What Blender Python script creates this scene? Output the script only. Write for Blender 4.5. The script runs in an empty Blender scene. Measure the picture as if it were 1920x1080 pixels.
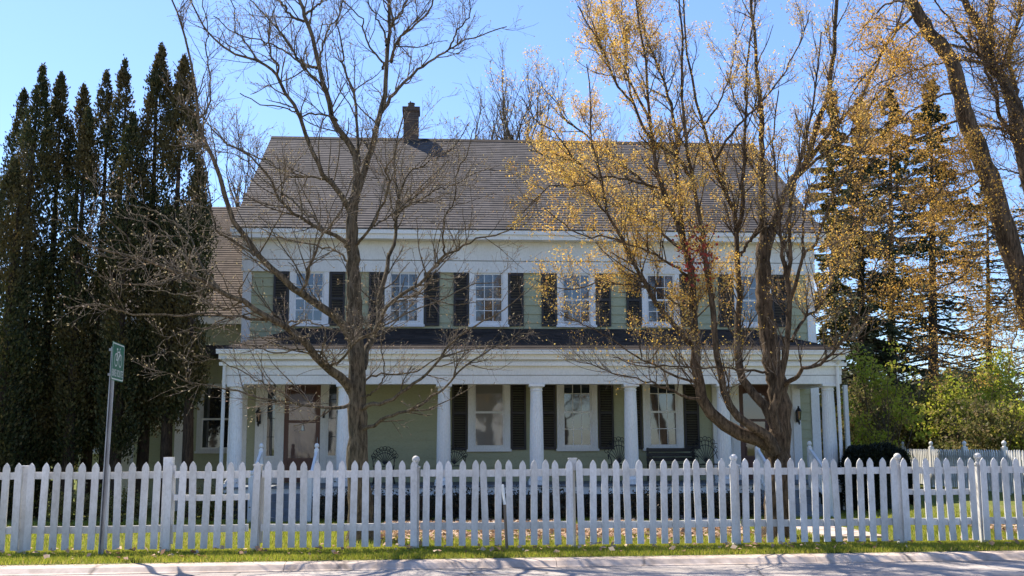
import bpy, math, random
import numpy as np
from mathutils import Vector, Matrix
random.seed(7); rng = np.random.default_rng(11)
S = bpy.context.scene; COL = S.collection
R = math.radians
# ------------------------------------------------------------------ camera
F_PX = 1975.0; EYE = 1.265; YAW = R(4.0); PIT = math.atan(295 / F_PX); ROLL = 0.0045
fw = Vector((math.sin(YAW) * math.cos(PIT), math.cos(YAW) * math.cos(PIT), math.sin(PIT)))
rt0 = Vector((math.cos(YAW), -math.sin(YAW), 0)); up0 = rt0.cross(fw)
rt = rt0 * math.cos(ROLL) - up0 * math.sin(ROLL); up = up0 * math.cos(ROLL) + rt0 * math.sin(ROLL)
cd = bpy.data.cameras.new("camera"); cam = bpy.data.objects.new("camera", cd); COL.objects.link(cam)
cam.matrix_world = Matrix(((rt.x, up.x, -fw.x, 0), (rt.y, up.y, -fw.y, 0), (rt.z, up.z, -fw.z, EYE), (0, 0, 0, 1)))
cd.sensor_width = 36; cd.lens = 36 * F_PX / 1920; cd.clip_end = 2000; S.camera = cam
# ------------------------------------------------------------------ sky, sun, exposure
SUN_EL = 54; SUN_AZ = 42           # azimuth: degrees left of straight behind the house
sd = Vector((-math.sin(R(SUN_AZ)) * math.cos(R(SUN_EL)), math.cos(R(SUN_AZ)) * math.cos(R(SUN_EL)), math.sin(R(SUN_EL))))
W = bpy.data.worlds.new("World"); S.world = W; W.use_nodes = True
nt = W.node_tree; bg = nt.nodes['Background']
sky = nt.nodes.new('ShaderNodeTexSky'); sky.sky_type = 'NISHITA'; sky.sun_disc = False
sky.sun_elevation = R(SUN_EL); sky.sun_rotation = R(-SUN_AZ); sky.air_density = 1.0; sky.dust_density = 0.3; sky.ozone_density = 1.6
tint = nt.nodes.new('ShaderNodeMix'); tint.data_type = 'RGBA'; tint.blend_type = 'MULTIPLY'; tint.inputs[0].default_value = 1; tint.inputs[7].default_value = (.71, .82, 1.04, 1)
nt.links.new(sky.outputs[0], tint.inputs[6]); nt.links.new(tint.outputs[2], bg.inputs[0]); bg.inputs[1].default_value = 0.12
sl = bpy.data.lights.new("sun", 'SUN'); so = bpy.data.objects.new("sun", sl); COL.objects.link(so)
sl.energy = 5.0; sl.angle = R(0.5); sl.color = (1, 0.91, 0.79)
so.rotation_euler = (-sd).to_track_quat('-Z', 'Y').to_euler()
S.view_settings.view_transform = 'Standard'; S.view_settings.look = 'None'; S.view_settings.gamma = 1
S.view_settings.exposure = 1.0
S.render.engine = 'CYCLES'
S.cycles.max_bounces = 6; S.cycles.transparent_max_bounces = 8

def ray(px, py): return fw * F_PX + rt * (px - 960) + up * (540 - py)
def P3(px, py, Y):
    d = ray(px, py); t = Y / d.y
    return (d.x * t, Y, EYE + d.z * t)
def XX(px, Y, py=800): return P3(px, py, Y)[0]
def ZZ(py, Y, px=900): return P3(px, py, Y)[2]
def sstep(a, b, x):
    t = np.clip((x - a) / (b - a), 0, 1); return t * t * (3 - 2 * t)
def gz(x, y):                     # ground height of the yard
    return -0.36 * sstep(15.5, 21.5, y) * (1 - sstep(8.5, 12, x)) + 0.0

# ------------------------------------------------------------------ materials
def newmat(name):
    m = bpy.data.materials.new(name); m.use_nodes = True
    n = m.node_tree.nodes; return m, n, m.node_tree.links, n['Principled BSDF']
def noise(n, l, scale, detail=4, co=None, rough=0.6):
    t = n.new('ShaderNodeTexNoise'); t.inputs['Scale'].default_value = scale; t.inputs['Detail'].default_value = detail
    t.inputs['Roughness'].default_value = rough
    if co: l.new(co, t.inputs['Vector'])
    return t
def ramp(n, l, src, stops):
    r = n.new('ShaderNodeValToRGB'); e = r.color_ramp.elements
    while len(e) < len(stops): e.new(0.5)
    for i, (p, c) in enumerate(stops): e[i].position = p; e[i].color = (*c, 1)
    l.new(src, r.inputs[0]); return r
def coords(n, l, scale=(1, 1, 1)):
    g = n.new('ShaderNodeNewGeometry'); mp = n.new('ShaderNodeMapping'); mp.inputs['Scale'].default_value = scale
    l.new(g.outputs['Position'], mp.inputs[0]); return mp.outputs[0]
def bump(n, l, src, b, strength=0.3, dist=0.01):
    k = n.new('ShaderNodeBump'); k.inputs['Strength'].default_value = strength; k.inputs['Distance'].default_value = dist
    l.new(src, k.inputs['Height']); l.new(k.outputs[0], b.inputs['Normal'])
def surf(name, c1, c2, scale=3, rough=0.7, stretch=(1, 1, 1), bs=0.2, bd=0.01, spec=0.3, p=(0.35, 0.65), detail=5):
    m, n, l, b = newmat(name); co = coords(n, l, stretch); t = noise(n, l, scale, detail, co)
    r = ramp(n, l, t.outputs[0], [(p[0], c1), (p[1], c2)]); l.new(r.outputs[0], b.inputs['Base Color'])
    b.inputs['Roughness'].default_value = rough; b.inputs['Specular IOR Level'].default_value = spec
    if bs: bump(n, l, t.outputs[0], b, bs, bd)
    return m
def paint(name, base, dirt, dscale=2.2, amount=0.5, stretch=(1, 1, .35), rough=.55):
    m, n, l, b = newmat(name); co = coords(n, l, stretch)
    t = noise(n, l, dscale, 8, co, .7); t2 = noise(n, l, 45, 3, co)
    r = ramp(n, l, t.outputs[0], [(0.38, base), (0.72, tuple(base[i] * (1 - amount) + dirt[i] * amount for i in range(3)))])
    r2 = ramp(n, l, t2.outputs[0], [(0.3, (.86, .86, .85)), (.55, (1, 1, 1))])
    mx = n.new('ShaderNodeMix'); mx.data_type = 'RGBA'; mx.blend_type = 'MULTIPLY'; mx.inputs[0].default_value = 1
    l.new(r.outputs[0], mx.inputs[6]); l.new(r2.outputs[0], mx.inputs[7])
    g = n.new('ShaderNodeObjectInfo'); rr = ramp(n, l, g.outputs['Random'], [(0, (.80, .80, .78)), (1, (1, 1, 1))])
    m2 = n.new('ShaderNodeMix'); m2.data_type = 'RGBA'; m2.blend_type = 'MULTIPLY'; m2.inputs[0].default_value = 1
    l.new(mx.outputs[2], m2.inputs[6]); l.new(rr.outputs[0], m2.inputs[7])
    l.new(m2.outputs[2], b.inputs['Base Color']); b.inputs['Roughness'].default_value = rough
    bump(n, l, t2.outputs[0], b, .15, .003)
    return m
M = {}
M['white'] = paint('white_paint', (.86, .86, .845), (.5, .48, .43), 1.2, .3)
M['fence'] = paint('fence_paint', (.80, .79, .77), (.36, .33, .27), 3.2, .6, (1, 1, .5))
M['siding'] = paint('sage_siding_paint', (.45, .455, .285), (.35, .355, .22), 1.0, .4, (.4, 1, 1), .6)
M['shutter'] = paint('dark_shutter_paint', (.018, .014, .014), (.04, .035, .03), 3, .5)
M['door'] = paint('door_brown', (.13, .055, .035), (.08, .04, .03), 3, .5)
M['black'] = surf('black_iron', (.012, .012, .013), (.03, .03, .032), 30, .45)
M['steel'] = surf('galvanised_steel', (.22, .23, .24), (.36, .37, .38), 14, .45, (1, 1, .2), .1)
M['steel'].node_tree.nodes['Principled BSDF'].inputs['Metallic'].default_value = .6
M['signgreen'] = surf('sign_green', (.0, .12, .065), (.0, .155, .085), 5, .35, bs=0)
M['signwhite'] = surf('sign_white', (.75, .78, .76), (.8, .82, .8), 5, .35, bs=0)
M['soffit'] = surf('porch_ceiling_paint', (.45, .47, .42), (.55, .56, .5), 2, .7)
M['deck'] = surf('porch_deck_grey', (.12, .14, .16), (.2, .22, .24), 3, .6, (1, .1, 1))
M['lattice'] = surf('dark_lattice', (.02, .022, .022), (.035, .038, .036), 6, .8)
M['wood'] = surf('weathered_wood', (.10, .075, .055), (.2, .16, .12), 10, .85, (1, 1, .15))
M['asphalt'] = surf('asphalt', (.30, .27, .25), (.46, .415, .38), 38, .9, bs=.5, bd=.01, detail=9)
M['concrete'] = surf('concrete', (.42, .34, .28), (.62, .52, .45), 6, .9, bs=.4, bd=.01, detail=10)
def cracked(m, scale, dark):
    n = m.node_tree.nodes; l = m.node_tree.links; b = n['Principled BSDF']; src = b.inputs['Base Color'].links[0].from_socket
    g = n.new('ShaderNodeNewGeometry'); nz = noise(n, l, 1.4, 4, g.outputs['Position']); ad = n.new('ShaderNodeMixRGB'); ad.blend_type = 'ADD'; ad.inputs[0].default_value = .35
    l.new(g.outputs['Position'], ad.inputs[1]); l.new(nz.outputs['Color'], ad.inputs[2]); v = n.new('ShaderNodeTexVoronoi'); v.feature = 'DISTANCE_TO_EDGE'; v.inputs['Scale'].default_value = scale; l.new(ad.outputs[0], v.inputs['Vector'])
    r = ramp(n, l, v.outputs['Distance'], [(0.0, (dark, dark, dark)), (.014, (1, 1, 1))]); st = noise(n, l, .9, 6, coords(n, l, (.35, 2.5, 1)), .65); r2 = ramp(n, l, st.outputs[0], [(.35, (.72, .70, .68)), (.6, (1.06, 1.05, 1.03))])
    for q in (r, r2):
        mx = n.new('ShaderNodeMix'); mx.data_type = 'RGBA'; mx.blend_type = 'MULTIPLY'; mx.inputs[0].default_value = 1; l.new(src, mx.inputs[6]); l.new(q.outputs[0], mx.inputs[7]); src = mx.outputs[2]
    l.new(src, b.inputs['Base Color'])
cracked(M['asphalt'], .55, .35); cracked(M['concrete'], .35, .45)
M['soil'] = surf('soil', (.05, .035, .02), (.11, .085, .05), 5, .95, bs=.6, bd=.03)

def ground_mat():
    m, n, l, b = newmat('lawn_ground'); co = coords(n, l)
    t = noise(n, l, .6, 6, co); t2 = noise(n, l, 30, 4, co)
    r = ramp(n, l, t.outputs[0], [(.35, (.11, .14, .025)), (.6, (.17, .175, .045)), (.75, (.18, .135, .07))])
    r2 = ramp(n, l, t2.outputs[0], [(.3, (.45, .45, .45)), (.7, (1.3, 1.3, 1.3))])
    mx = n.new('ShaderNodeMix'); mx.data_type = 'RGBA'; mx.blend_type = 'MULTIPLY'; mx.inputs[0].default_value = 1
    l.new(r.outputs[0], mx.inputs[6]); l.new(r2.outputs[0], mx.inputs[7]); l.new(mx.outputs[2], b.inputs['Base Color'])
    b.inputs['Roughness'].default_value = .95; b.inputs['Specular IOR Level'].default_value = .1; bump(n, l, t2.outputs[0], b, .7, .03); return m
M['ground'] = ground_mat()

def roof_mat(name, c1, c2, slopez):
    m, n, l, b = newmat(name); g = n.new('ShaderNodeNewGeometry'); sp = n.new('ShaderNodeSeparateXYZ'); l.new(g.outputs['Position'], sp.inputs[0])
    cb = n.new('ShaderNodeCombineXYZ'); l.new(sp.outputs[0], cb.inputs[0]); l.new(sp.outputs[2], cb.inputs[1])
    br = n.new('ShaderNodeTexBrick'); br.inputs['Scale'].default_value = 1; br.inputs['Brick Width'].default_value = .17
    br.inputs['Row Height'].default_value = slopez; br.inputs['Mortar Size'].default_value = 0.0; br.offset = .5
    br.inputs['Color1'].default_value = (0, 0, 0, 1); br.inputs['Color2'].default_value = (1, 1, 1, 1); l.new(cb.outputs[0], br.inputs['Vector'])
    t = noise(n, l, 1.1, 6, g.outputs['Position']); t3 = noise(n, l, 60, 3, g.outputs['Position'])
    ad = n.new('ShaderNodeMath'); ad.operation = 'MULTIPLY_ADD'; l.new(br.outputs[0], ad.inputs[0]); ad.inputs[1].default_value = .35; l.new(t.outputs[0], ad.inputs[2])
    r = ramp(n, l, ad.outputs[0], [(.35, c1), (.9, c2)]); r3 = ramp(n, l, t3.outputs[0], [(.3, (.75, .75, .75)), (.7, (1.15, 1.15, 1.15))])
    mx = n.new('ShaderNodeMix'); mx.data_type = 'RGBA'; mx.blend_type = 'MULTIPLY'; mx.inputs[0].default_value = 1
    l.new(r.outputs[0], mx.inputs[6]); l.new(r3.outputs[0], mx.inputs[7]); l.new(mx.outputs[2], b.inputs['Base Color'])
    b.inputs['Roughness'].default_value = .9; b.inputs['Specular IOR Level'].default_value = .2; bump(n, l, t3.outputs[0], b, .4, .01); return m
M['roof'] = roof_mat('roof_shingle', (.048, .044, .043), (.108, .096, .092), .1)
M['wingroof'] = roof_mat('wing_shingle', (.066, .051, .041), (.140, .106, .083), .1)
M['porchroof'] = roof_mat('porch_shingle', (.022, .017, .014), (.055, .043, .036), .05)

def brick_mat():
    m, n, l, b = newmat('old_brick'); g = n.new('ShaderNodeNewGeometry'); sp = n.new('ShaderNodeSeparateXYZ'); l.new(g.outputs['Position'], sp.inputs[0])
    ad = n.new('ShaderNodeMath'); l.new(sp.outputs[0], ad.inputs[0]); l.new(sp.outputs[1], ad.inputs[1])
    cb = n.new('ShaderNodeCombineXYZ'); l.new(ad.outputs[0], cb.inputs[0]); l.new(sp.outputs[2], cb.inputs[1])
    br = n.new('ShaderNodeTexBrick'); br.inputs['Scale'].default_value = 1; br.inputs['Brick Width'].default_value = .21; br.inputs['Row Height'].default_value = .07
    br.inputs['Mortar Size'].default_value = .006; br.inputs['Color1'].default_value = (.055, .036, .03, 1); br.inputs['Color2'].default_value = (.10, .065, .048, 1)
    br.inputs['Mortar'].default_value = (.12, .105, .09, 1); l.new(cb.outputs[0], br.inputs['Vector']); l.new(br.outputs[0], b.inputs['Base Color'])
    b.inputs['Roughness'].default_value = .9; return m
M['brick'] = brick_mat()

def glass_mat(name, base, ior=2.0, wave=.02):
    m, n, l, b = newmat(name); b.inputs['Base Color'].default_value = (*base, 1); b.inputs['Roughness'].default_value = .03
    b.inputs['IOR'].default_value = ior; co = coords(n, l); t = noise(n, l, 1.6, 2, co); bump(n, l, t.outputs[0], b, .12, wave * .5); return m
M['glass'] = glass_mat('window_glass', (.018, .022, .026))
M['shade'] = glass_mat('glass_over_shade', (.20, .19, .17), 1.9)
M['doorglass'] = glass_mat('storm_door_glass', (.09, .045, .035), 1.8)

def bark_mat(name, c1, c2, sc=9):
    m, n, l, b = newmat(name); co = coords(n, l, (1, 1, .16)); t = noise(n, l, sc * 3.0, 8, co, .75)
    co2 = coords(n, l); t2 = noise(n, l, 2.5, 4, co2)
    r = ramp(n, l, t.outputs[0], [(.40, c1), (.60, c2)]); r2 = ramp(n, l, t2.outputs[0], [(.3, (.7, .72, .66)), (.7, (1.15, 1.12, 1.05))])
    mx = n.new('ShaderNodeMix'); mx.data_type = 'RGBA'; mx.blend_type = 'MULTIPLY'; mx.inputs[0].default_value = 1
    l.new(r.outputs[0], mx.inputs[6]); l.new(r2.outputs[0], mx.inputs[7]); l.new(mx.outputs[2], b.inputs['Base Color'])
    b.inputs['Roughness'].default_value = .92; b.inputs['Specular IOR Level'].default_value = .15; bump(n, l, t.outputs[0], b, 1.0, .06); return m
M['bark'] = bark_mat('maple_bark', (.06, .048, .034), (.25, .20, .14))
M['bark2'] = bark_mat('grey_bark', (.05, .037, .026), (.20, .145, .10))
M['bark3'] = bark_mat('smooth_bark', (.075, .055, .042), (.20, .155, .12), 5)
M['twig'] = bark_mat('twig_bark', (.16, .13, .105), (.38, .315, .26), 5)
M['twigb'] = bark_mat('brown_twig_bark', (.12, .085, .06), (.32, .23, .165), 5)
M['barkd'] = bark_mat('dark_bark', (.03, .022, .018), (.10, .07, .05))
M['barkr'] = bark_mat('reddish_bark', (.08, .045, .03), (.22, .13, .09))

def leaf_mat(name, stops, trans=.45, patch=None):
    m, n, l, b = newmat(name); g = n.new('ShaderNodeNewGeometry'); r = ramp(n, l, g.outputs['Random Per Island'], stops)
    col = r.outputs[0]
    if patch:
        t = noise(n, l, patch[0], 3, g.outputs['Position']); f = ramp(n, l, t.outputs[0], [(.5, (0, 0, 0)), (.62, (1, 1, 1))])
        mx = n.new('ShaderNodeMix'); mx.data_type = 'RGBA'; l.new(f.outputs[0], mx.inputs[0]); l.new(col, mx.inputs[6]); mx.inputs[7].default_value = (*patch[1], 1); col = mx.outputs[2]
    l.new(col, b.inputs['Base Color']); b.inputs['Roughness'].default_value = .6; b.inputs['Specular IOR Level'].default_value = .25
    tr = n.new('ShaderNodeBsdfTranslucent'); l.new(col, tr.inputs[0]); ms = n.new('ShaderNodeMixShader'); ms.inputs[0].default_value = trans
    l.new(b.outputs[0], ms.inputs[1]); l.new(tr.outputs[0], ms.inputs[2]); l.new(ms.outputs[0], n['Material Output'].inputs[0]); return m
M['gold'] = leaf_mat('golden_leaf', [(0, (.76, .44, .06)), (.35, (.80, .55, .11)), (.6, (.70, .54, .18)), (.85, (.54, .30, .09)), (1, (.42, .22, .10))], .55)
M['orange'] = leaf_mat('orange_leaf', [(0, (.66, .35, .05)), (.4, (.70, .45, .09)), (.7, (.54, .34, .09)), (1, (.38, .20, .08))], .55)
M['bud'] = leaf_mat('pale_bud', [(0, (.42, .36, .20)), (.5, (.34, .27, .14)), (.8, (.34, .22, .17)), (1, (.5, .46, .30))], .35)
M['redleaf'] = leaf_mat('red_leaf', [(0, (.22, .035, .03)), (1, (.30, .07, .05))], .45)
M['thuja'] = leaf_mat('arborvitae_leaf', [(0, (.024, .034, .012)), (.5, (.042, .052, .018)), (.8, (.085, .082, .03)), (1, (.16, .125, .055))], .2, (.55, (.105, .08, .03)))
M['spruce'] = leaf_mat('spruce_needle', [(0, (.03, .045, .026)), (.6, (.065, .08, .04)), (1, (.12, .12, .055))], .25)
M['larch'] = leaf_mat('olive_needle', [(0, (.09, .085, .02)), (.6, (.16, .14, .035)), (1, (.22, .16, .05))], .4)
M['lime'] = leaf_mat('spring_green_leaf', [(0, (.28, .34, .03)), (.4, (.42, .46, .05)), (.75, (.48, .42, .07)), (1, (.26, .20, .09))], .55)
M['olive'] = leaf_mat('olive_leaf', [(0, (.10, .115, .028)), (.5, (.18, .17, .045)), (.8, (.25, .20, .08)), (1, (.18, .125, .075))], .5)
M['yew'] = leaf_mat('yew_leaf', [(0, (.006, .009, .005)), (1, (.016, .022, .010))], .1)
M['under'] = leaf_mat('shrub_leaf', [(0, (.02, .022, .013)), (.7, (.05, .045, .025)), (1, (.10, .06, .035))], .2)
M['grass'] = leaf_mat('grass_blade', [(0, (.20, .27, .025)), (.5, (.34, .37, .04)), (.85, (.44, .39, .07)), (1, (.42, .34, .13))], .5)
M['litter'] = leaf_mat('dead_leaf', [(0, (.44, .25, .16)), (.3, (.52, .37, .24)), (.6, (.30, .15, .09)), (.85, (.60, .47, .34)), (1, (.14, .08, .05))], .2)
M['far'] = leaf_mat('far_foliage', [(0, (.05, .06, .02)), (.5, (.10, .10, .035)), (1, (.15, .11, .06))], .3)

# ------------------------------------------------------------------ object helpers
def tag(o, label=None, cat=None, group=None, kind=None):
    if label: o['label'] = label
    if cat: o['category'] = cat
    if group: o['group'] = group
    if kind: o['kind'] = kind
    return o
def org(o):
    v = Vector((0, 0, 0))
    while o is not None: v += o.location; o = o.parent
    return v
def empty(name, loc, label, cat, group=None):
    o = bpy.data.objects.new(name, None); COL.objects.link(o); o.location = loc; o.empty_display_size = .2
    return tag(o, label, cat, group)
def link(name, me, mat, parent=None, loc=(0, 0, 0)):
    if mat and not me.materials: me.materials.append(mat)
    o = bpy.data.objects.new(name, me); COL.objects.link(o); o.location = loc
    if parent: o.parent = parent
    return o
def copy_tree(o, parent=None):
    c = o.copy(); COL.objects.link(c)
    if parent is not None: c.parent = parent
    for ch in list(o.children): copy_tree(ch, c)
    return c
class MB:
    """collects world-space geometry for ONE mesh"""
    def __init__(s): s.v = []; s.f = []
    def add(s, vs, fs):
        b = len(s.v); s.v += [tuple(v) for v in vs]; s.f += [tuple(b + i for i in f) for f in fs]; return s
    def box(s, x0, x1, y0, y1, z0, z1):
        return s.add([(x0, y0, z0), (x1, y0, z0), (x1, y1, z0), (x0, y1, z0), (x0, y0, z1), (x1, y0, z1), (x1, y1, z1), (x0, y1, z1)],
                     [(0, 3, 2, 1), (4, 5, 6, 7), (0, 1, 5, 4), (1, 2, 6, 5), (2, 3, 7, 6), (3, 0, 4, 7)])
    def prism(s, poly, y0, y1):     # poly in x,z ccw seen from -y
        n = len(poly); vs = [(x, y0, z) for x, z in poly] + [(x, y1, z) for x, z in poly]
        return s.add(vs, [tuple(range(n)), tuple(range(2 * n - 1, n - 1, -1))] + [(i, n + i, n + (i + 1) % n, (i + 1) % n) for i in range(n)])
    def lathe(s, prof, cx, cy, seg=20, flute=0):
        b = []; k = len(prof)
        for r, z in prof:
            for i in range(seg):
                a = 2 * math.pi * i / seg; q = r * (1 - (flute if i % 2 else 0)); b.append((cx + q * math.cos(a), cy + q * math.sin(a), z))
        fs = [(j * seg + i, j * seg + (i + 1) % seg, (j + 1) * seg + (i + 1) % seg, (j + 1) * seg + i) for j in range(k - 1) for i in range(seg)]
        fs += [tuple(range(seg - 1, -1, -1)), tuple((k - 1) * seg + i for i in range(seg))]
        return s.add(b, fs)
    def tube(s, pts, r, seg=6, closed=False):
        pts = [Vector(p) for p in pts]; n = len(pts); vs = []
        rs = r if isinstance(r, (list, tuple)) else [r] * n
        for i, p in enumerate(pts):
            a = pts[(i - 1) % n] if closed else pts[max(i - 1, 0)]; b = pts[(i + 1) % n] if closed else pts[min(i + 1, n - 1)]
            t = (b - a).normalized(); ref = Vector((0, 0, 1)) if abs(t.z) < .9 else Vector((1, 0, 0)); u = t.cross(ref).normalized(); w = t.cross(u)
            for k in range(seg): an = 2 * math.pi * k / seg; vs.append(p + (u * math.cos(an) + w * math.sin(an)) * rs[i])
        m = n if closed else n - 1
        fs = [(j * seg + k, j * seg + (k + 1) % seg, ((j + 1) % n) * seg + (k + 1) % seg, ((j + 1) % n) * seg + k) for j in range(m) for k in range(seg)]
        if not closed: fs += [tuple(range(seg - 1, -1, -1)), tuple((n - 1) * seg + k for k in range(seg))]
        return s.add(vs, fs)
    def bar(s, a, b, w, h):         # rectangular bar between points
        a = Vector(a); b = Vector(b); t = (b - a).normalized(); u = t.cross(Vector((0, 0, 1)))
        u = u.normalized() if u.length > 1e-4 else Vector((1, 0, 0)); v = u.cross(t)
        c = [a + u * (i * w / 2) + v * (j * h / 2) for i, j in ((-1, -1), (1, -1), (1, 1), (-1, 1))]; d = [p + (b - a) for p in c]
        return s.add(c + d, [(3, 2, 1, 0), (4, 5, 6, 7), (0, 1, 5, 4), (1, 2, 6, 5), (2, 3, 7, 6), (3, 0, 4, 7)])
    def build(s, name, mat, parent=None, local=False, loc=(0, 0, 0), smooth=False):
        o0 = Vector((0, 0, 0)) if (local or parent is None) else org(parent)
        me = bpy.data.meshes.new(name); me.from_pydata([(x - o0.x, y - o0.y, z - o0.z) for x, y, z in s.v], [], s.f)
        if smooth: me.polygons.foreach_set('use_smooth', [True] * len(me.polygons))
        me.update(); return link(name, me, mat, parent, loc)
def npmesh(name, V, Fq, mat, parent=None, smooth=False, loc=(0, 0, 0)):
    """V (n,3) world, Fq (m,k) ints"""
    o0 = np.array(org(parent)) if parent is not None else np.array(loc)
    V = np.asarray(V, dtype=np.float32) - o0.astype(np.float32); k = Fq.shape[1]
    me = bpy.data.meshes.new(name); me.vertices.add(len(V)); me.vertices.foreach_set('co', V.ravel())
    me.loops.add(Fq.size); me.loops.foreach_set('vertex_index', Fq.ravel().astype(np.int32))
    me.polygons.add(len(Fq)); me.polygons.foreach_set('loop_start', np.arange(0, Fq.size, k, dtype=np.int32))
    if smooth: me.polygons.foreach_set('use_smooth', np.ones(len(Fq), dtype=bool))
    me.update(calc_edges=True); me.validate(); return link(name, me, mat, parent, (0, 0, 0) if parent is not None else loc)

# ------------------------------------------------------------------ plant helpers (numpy)
def nrm(a): return a / (np.linalg.norm(a, axis=-1, keepdims=True) + 1e-9)
def rdir(n): return nrm(rng.normal(size=(n, 3)))
def shoots(pos, d, L, r0, K, wob=.15, trop=.1, rend=.35):
    n = len(pos); P = np.zeros((n, K + 1, 3)); P[:, 0] = pos; d = nrm(d); st = (L / K)[:, None]
    for k in range(K):
        d = nrm(d + rng.normal(size=(n, 3)) * wob + np.array([0, 0, trop])); P[:, k + 1] = P[:, k] + d * st
    t = np.linspace(0, 1, K + 1)[None]; return P, r0[:, None] * (1 - t * (1 - rend))
def tubes(P, Rr, sides):
    n, k, _ = P.shape; T = np.zeros_like(P); T[:, 1:-1] = P[:, 2:] - P[:, :-2]; T[:, 0] = P[:, 1] - P[:, 0]; T[:, -1] = P[:, -1] - P[:, -2]; T = nrm(T)
    main = nrm(P[:, -1] - P[:, 0]); ref = np.where(np.abs(main[:, 2:3]) < .8, np.array([[0, 0, 1.]]), np.array([[0, 1., 0]]))[:, None]
    u = nrm(np.cross(T, ref)); w = np.cross(T, u); a = np.arange(sides) * 2 * np.pi / sides
    V = P[:, :, None] + Rr[:, :, None, None] * (u[:, :, None] * np.cos(a)[None, None, :, None] + w[:, :, None] * np.sin(a)[None, None, :, None])
    base = (np.arange(n) * k * sides)[:, None, None] + (np.arange(k - 1) * sides)[None, :, None]; i = np.arange(sides); j = (i + 1) % sides
    Fq = np.stack([base + i, base + j, base + sides + j, base + sides + i], -1).reshape(-1, 4)
    return V.reshape(-1, 3), Fq
def merge(parts):
    Vs = []; Fs = []; o = 0
    for V, Fq in parts: Vs.append(V); Fs.append(Fq + o); o += len(V)
    return np.concatenate(Vs), np.concatenate(Fs)
def spawn(P, Rr, dens, t0, lmin, lmax, ang=(30, 60), trop=.1, rf=.6, rmax=9, fall=.5, relen=None):
    n, k, _ = P.shape; seg = np.linalg.norm(P[:, 1:] - P[:, :-1], axis=-1); L = seg.sum(1)
    cnt = rng.poisson(L * dens); idx = np.repeat(np.arange(n), cnt); m = len(idx)
    t = t0 + (1 - t0) * rng.random(m); s = t * (k - 1); i0 = np.minimum(s.astype(int), k - 2); f = (s - i0)[:, None]
    pos = P[idx, i0] * (1 - f) + P[idx, i0 + 1] * f; tan = nrm(P[idx, i0 + 1] - P[idx, i0])
    r = Rr[idx, i0] * (1 - f[:, 0]) + Rr[idx, i0 + 1] * f[:, 0]
    perp = nrm(np.cross(tan, rdir(m))); a = np.radians(rng.uniform(*ang, m))[:, None]
    d = nrm(tan * np.cos(a) + perp * np.sin(a) + np.array([0, 0, trop]))
    ln = rng.uniform(lmin, lmax, m) * (1 - fall * t)
    if relen: ln = np.minimum(ln, L[idx] * relen)
    return pos, d, ln, np.minimum(r * rf, rmax)
def quads(C, D, N, ln, wd):
    """diamond leaves: centre C, long dir D, normal N"""
    D = nrm(D); S_ = nrm(np.cross(D, N)); ln = ln[:, None]; wd = wd[:, None]; Nn = np.cross(S_, D)
    V = np.stack([C - D * ln * .5, C + S_ * wd * .5 + Nn * wd * .15, C + D * ln * .5, C - S_ * wd * .5 + Nn * wd * .15], 1).reshape(-1, 3)
    return V, np.arange(len(C) * 4).reshape(-1, 4)
def rough_leaves(C, size, jitter=.35, aspect=.6):
    n = len(C); s = size * (1 + jitter * rng.normal(size=n)).clip(.3, 2); return quads(C, rdir(n), rdir(n), s, s * aspect)
def smooth_path(pts, K):
    p = np.array(pts, float); n = len(p); t = np.linspace(0, n - 1, K + 1); i = np.minimum(t.astype(int), n - 2); f = (t - i)[:, None]
    g = lambda j: p[np.clip(j, 0, n - 1)]
    a, b, c, d = g(i - 1), g(i), g(i + 1), g(i + 2)
    return .5 * ((2 * b) + (-a + c) * f + (2 * a - 5 * b + 4 * c - d) * f ** 2 + (-a + 3 * b - 3 * c + d) * f ** 3)
def limbs3d(limbs, Y0, K=24):
    """limbs: (pixel path, r0, r1, y offset at start, y offset at end) -> world points on a tree that stands at depth Y0"""
    P = []; Rr = []
    for pts, r0, r1, d0, d1 in limbs:
        n = len(pts); w = []
        for i, (x, y) in enumerate(pts):
            w.append(P3(x, y, Y0 + d0 + (d1 - d0) * i / (n - 1)))
        q = smooth_path(w, K); P.append(q); t = np.linspace(0, 1, K + 1); m = Y0 / F_PX
        Rr.append(m * (r0 + (r1 - r0) * t ** .65))
    P = np.array(P); Rr = np.array(Rr) * (1 if K == 40 else .88); w = rng.normal(size=P.shape) * .010; w[:, 0] = 0; w[:, -1] = 0
    return P + w, Rr
def leafmask(C, scale, seed, thr):
    q = np.random.default_rng(seed); v = np.zeros(len(C))
    for k in range(5):
        d = q.normal(size=3) * scale * (1 + .5 * k); v += np.sin(C @ d + q.uniform(0, 6.28)) / (1 + .35 * k)
    return v > thr
# ================================================================== SETTING
def sheet(name, xs, ys, zf, mat):
    X, Y = np.meshgrid(xs, ys); Z = zf(X, Y); V = np.stack([X, Y, Z], -1).reshape(-1, 3); a, b = len(ys), len(xs)
    i = np.arange(a - 1)[:, None] * b + np.arange(b - 1)[None]; Fq = np.stack([i, i + 1, i + b + 1, i + b], -1).reshape(-1, 4)
    o = npmesh(name, V, Fq, mat, smooth=True); o['kind'] = 'structure'; return o
def skew(x): return .026 * (x + 6)
ys = np.concatenate([np.arange(12.24, 26, .2), np.arange(26, 60, 2), np.array([60, 100, 200, 500])])
xs = np.concatenate([[-400, -150, -60], np.arange(-30, 30.1, .5), [60, 150, 400]])
def gzz(X, Y):
    z = gz(X, Y) + .02 * np.sin(X * 1.3) * np.sin(Y * .9) * (Y > 14)
    return np.where(Y < 12.4, -.03, z)
lw_ = sheet('lawn', xs, ys, gzz, M['ground'])
for v in lw_.data.vertices:
    if v.co.y < 13: v.co.y += float(np.clip(skew(v.co.x), -1, 1.0))

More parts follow.
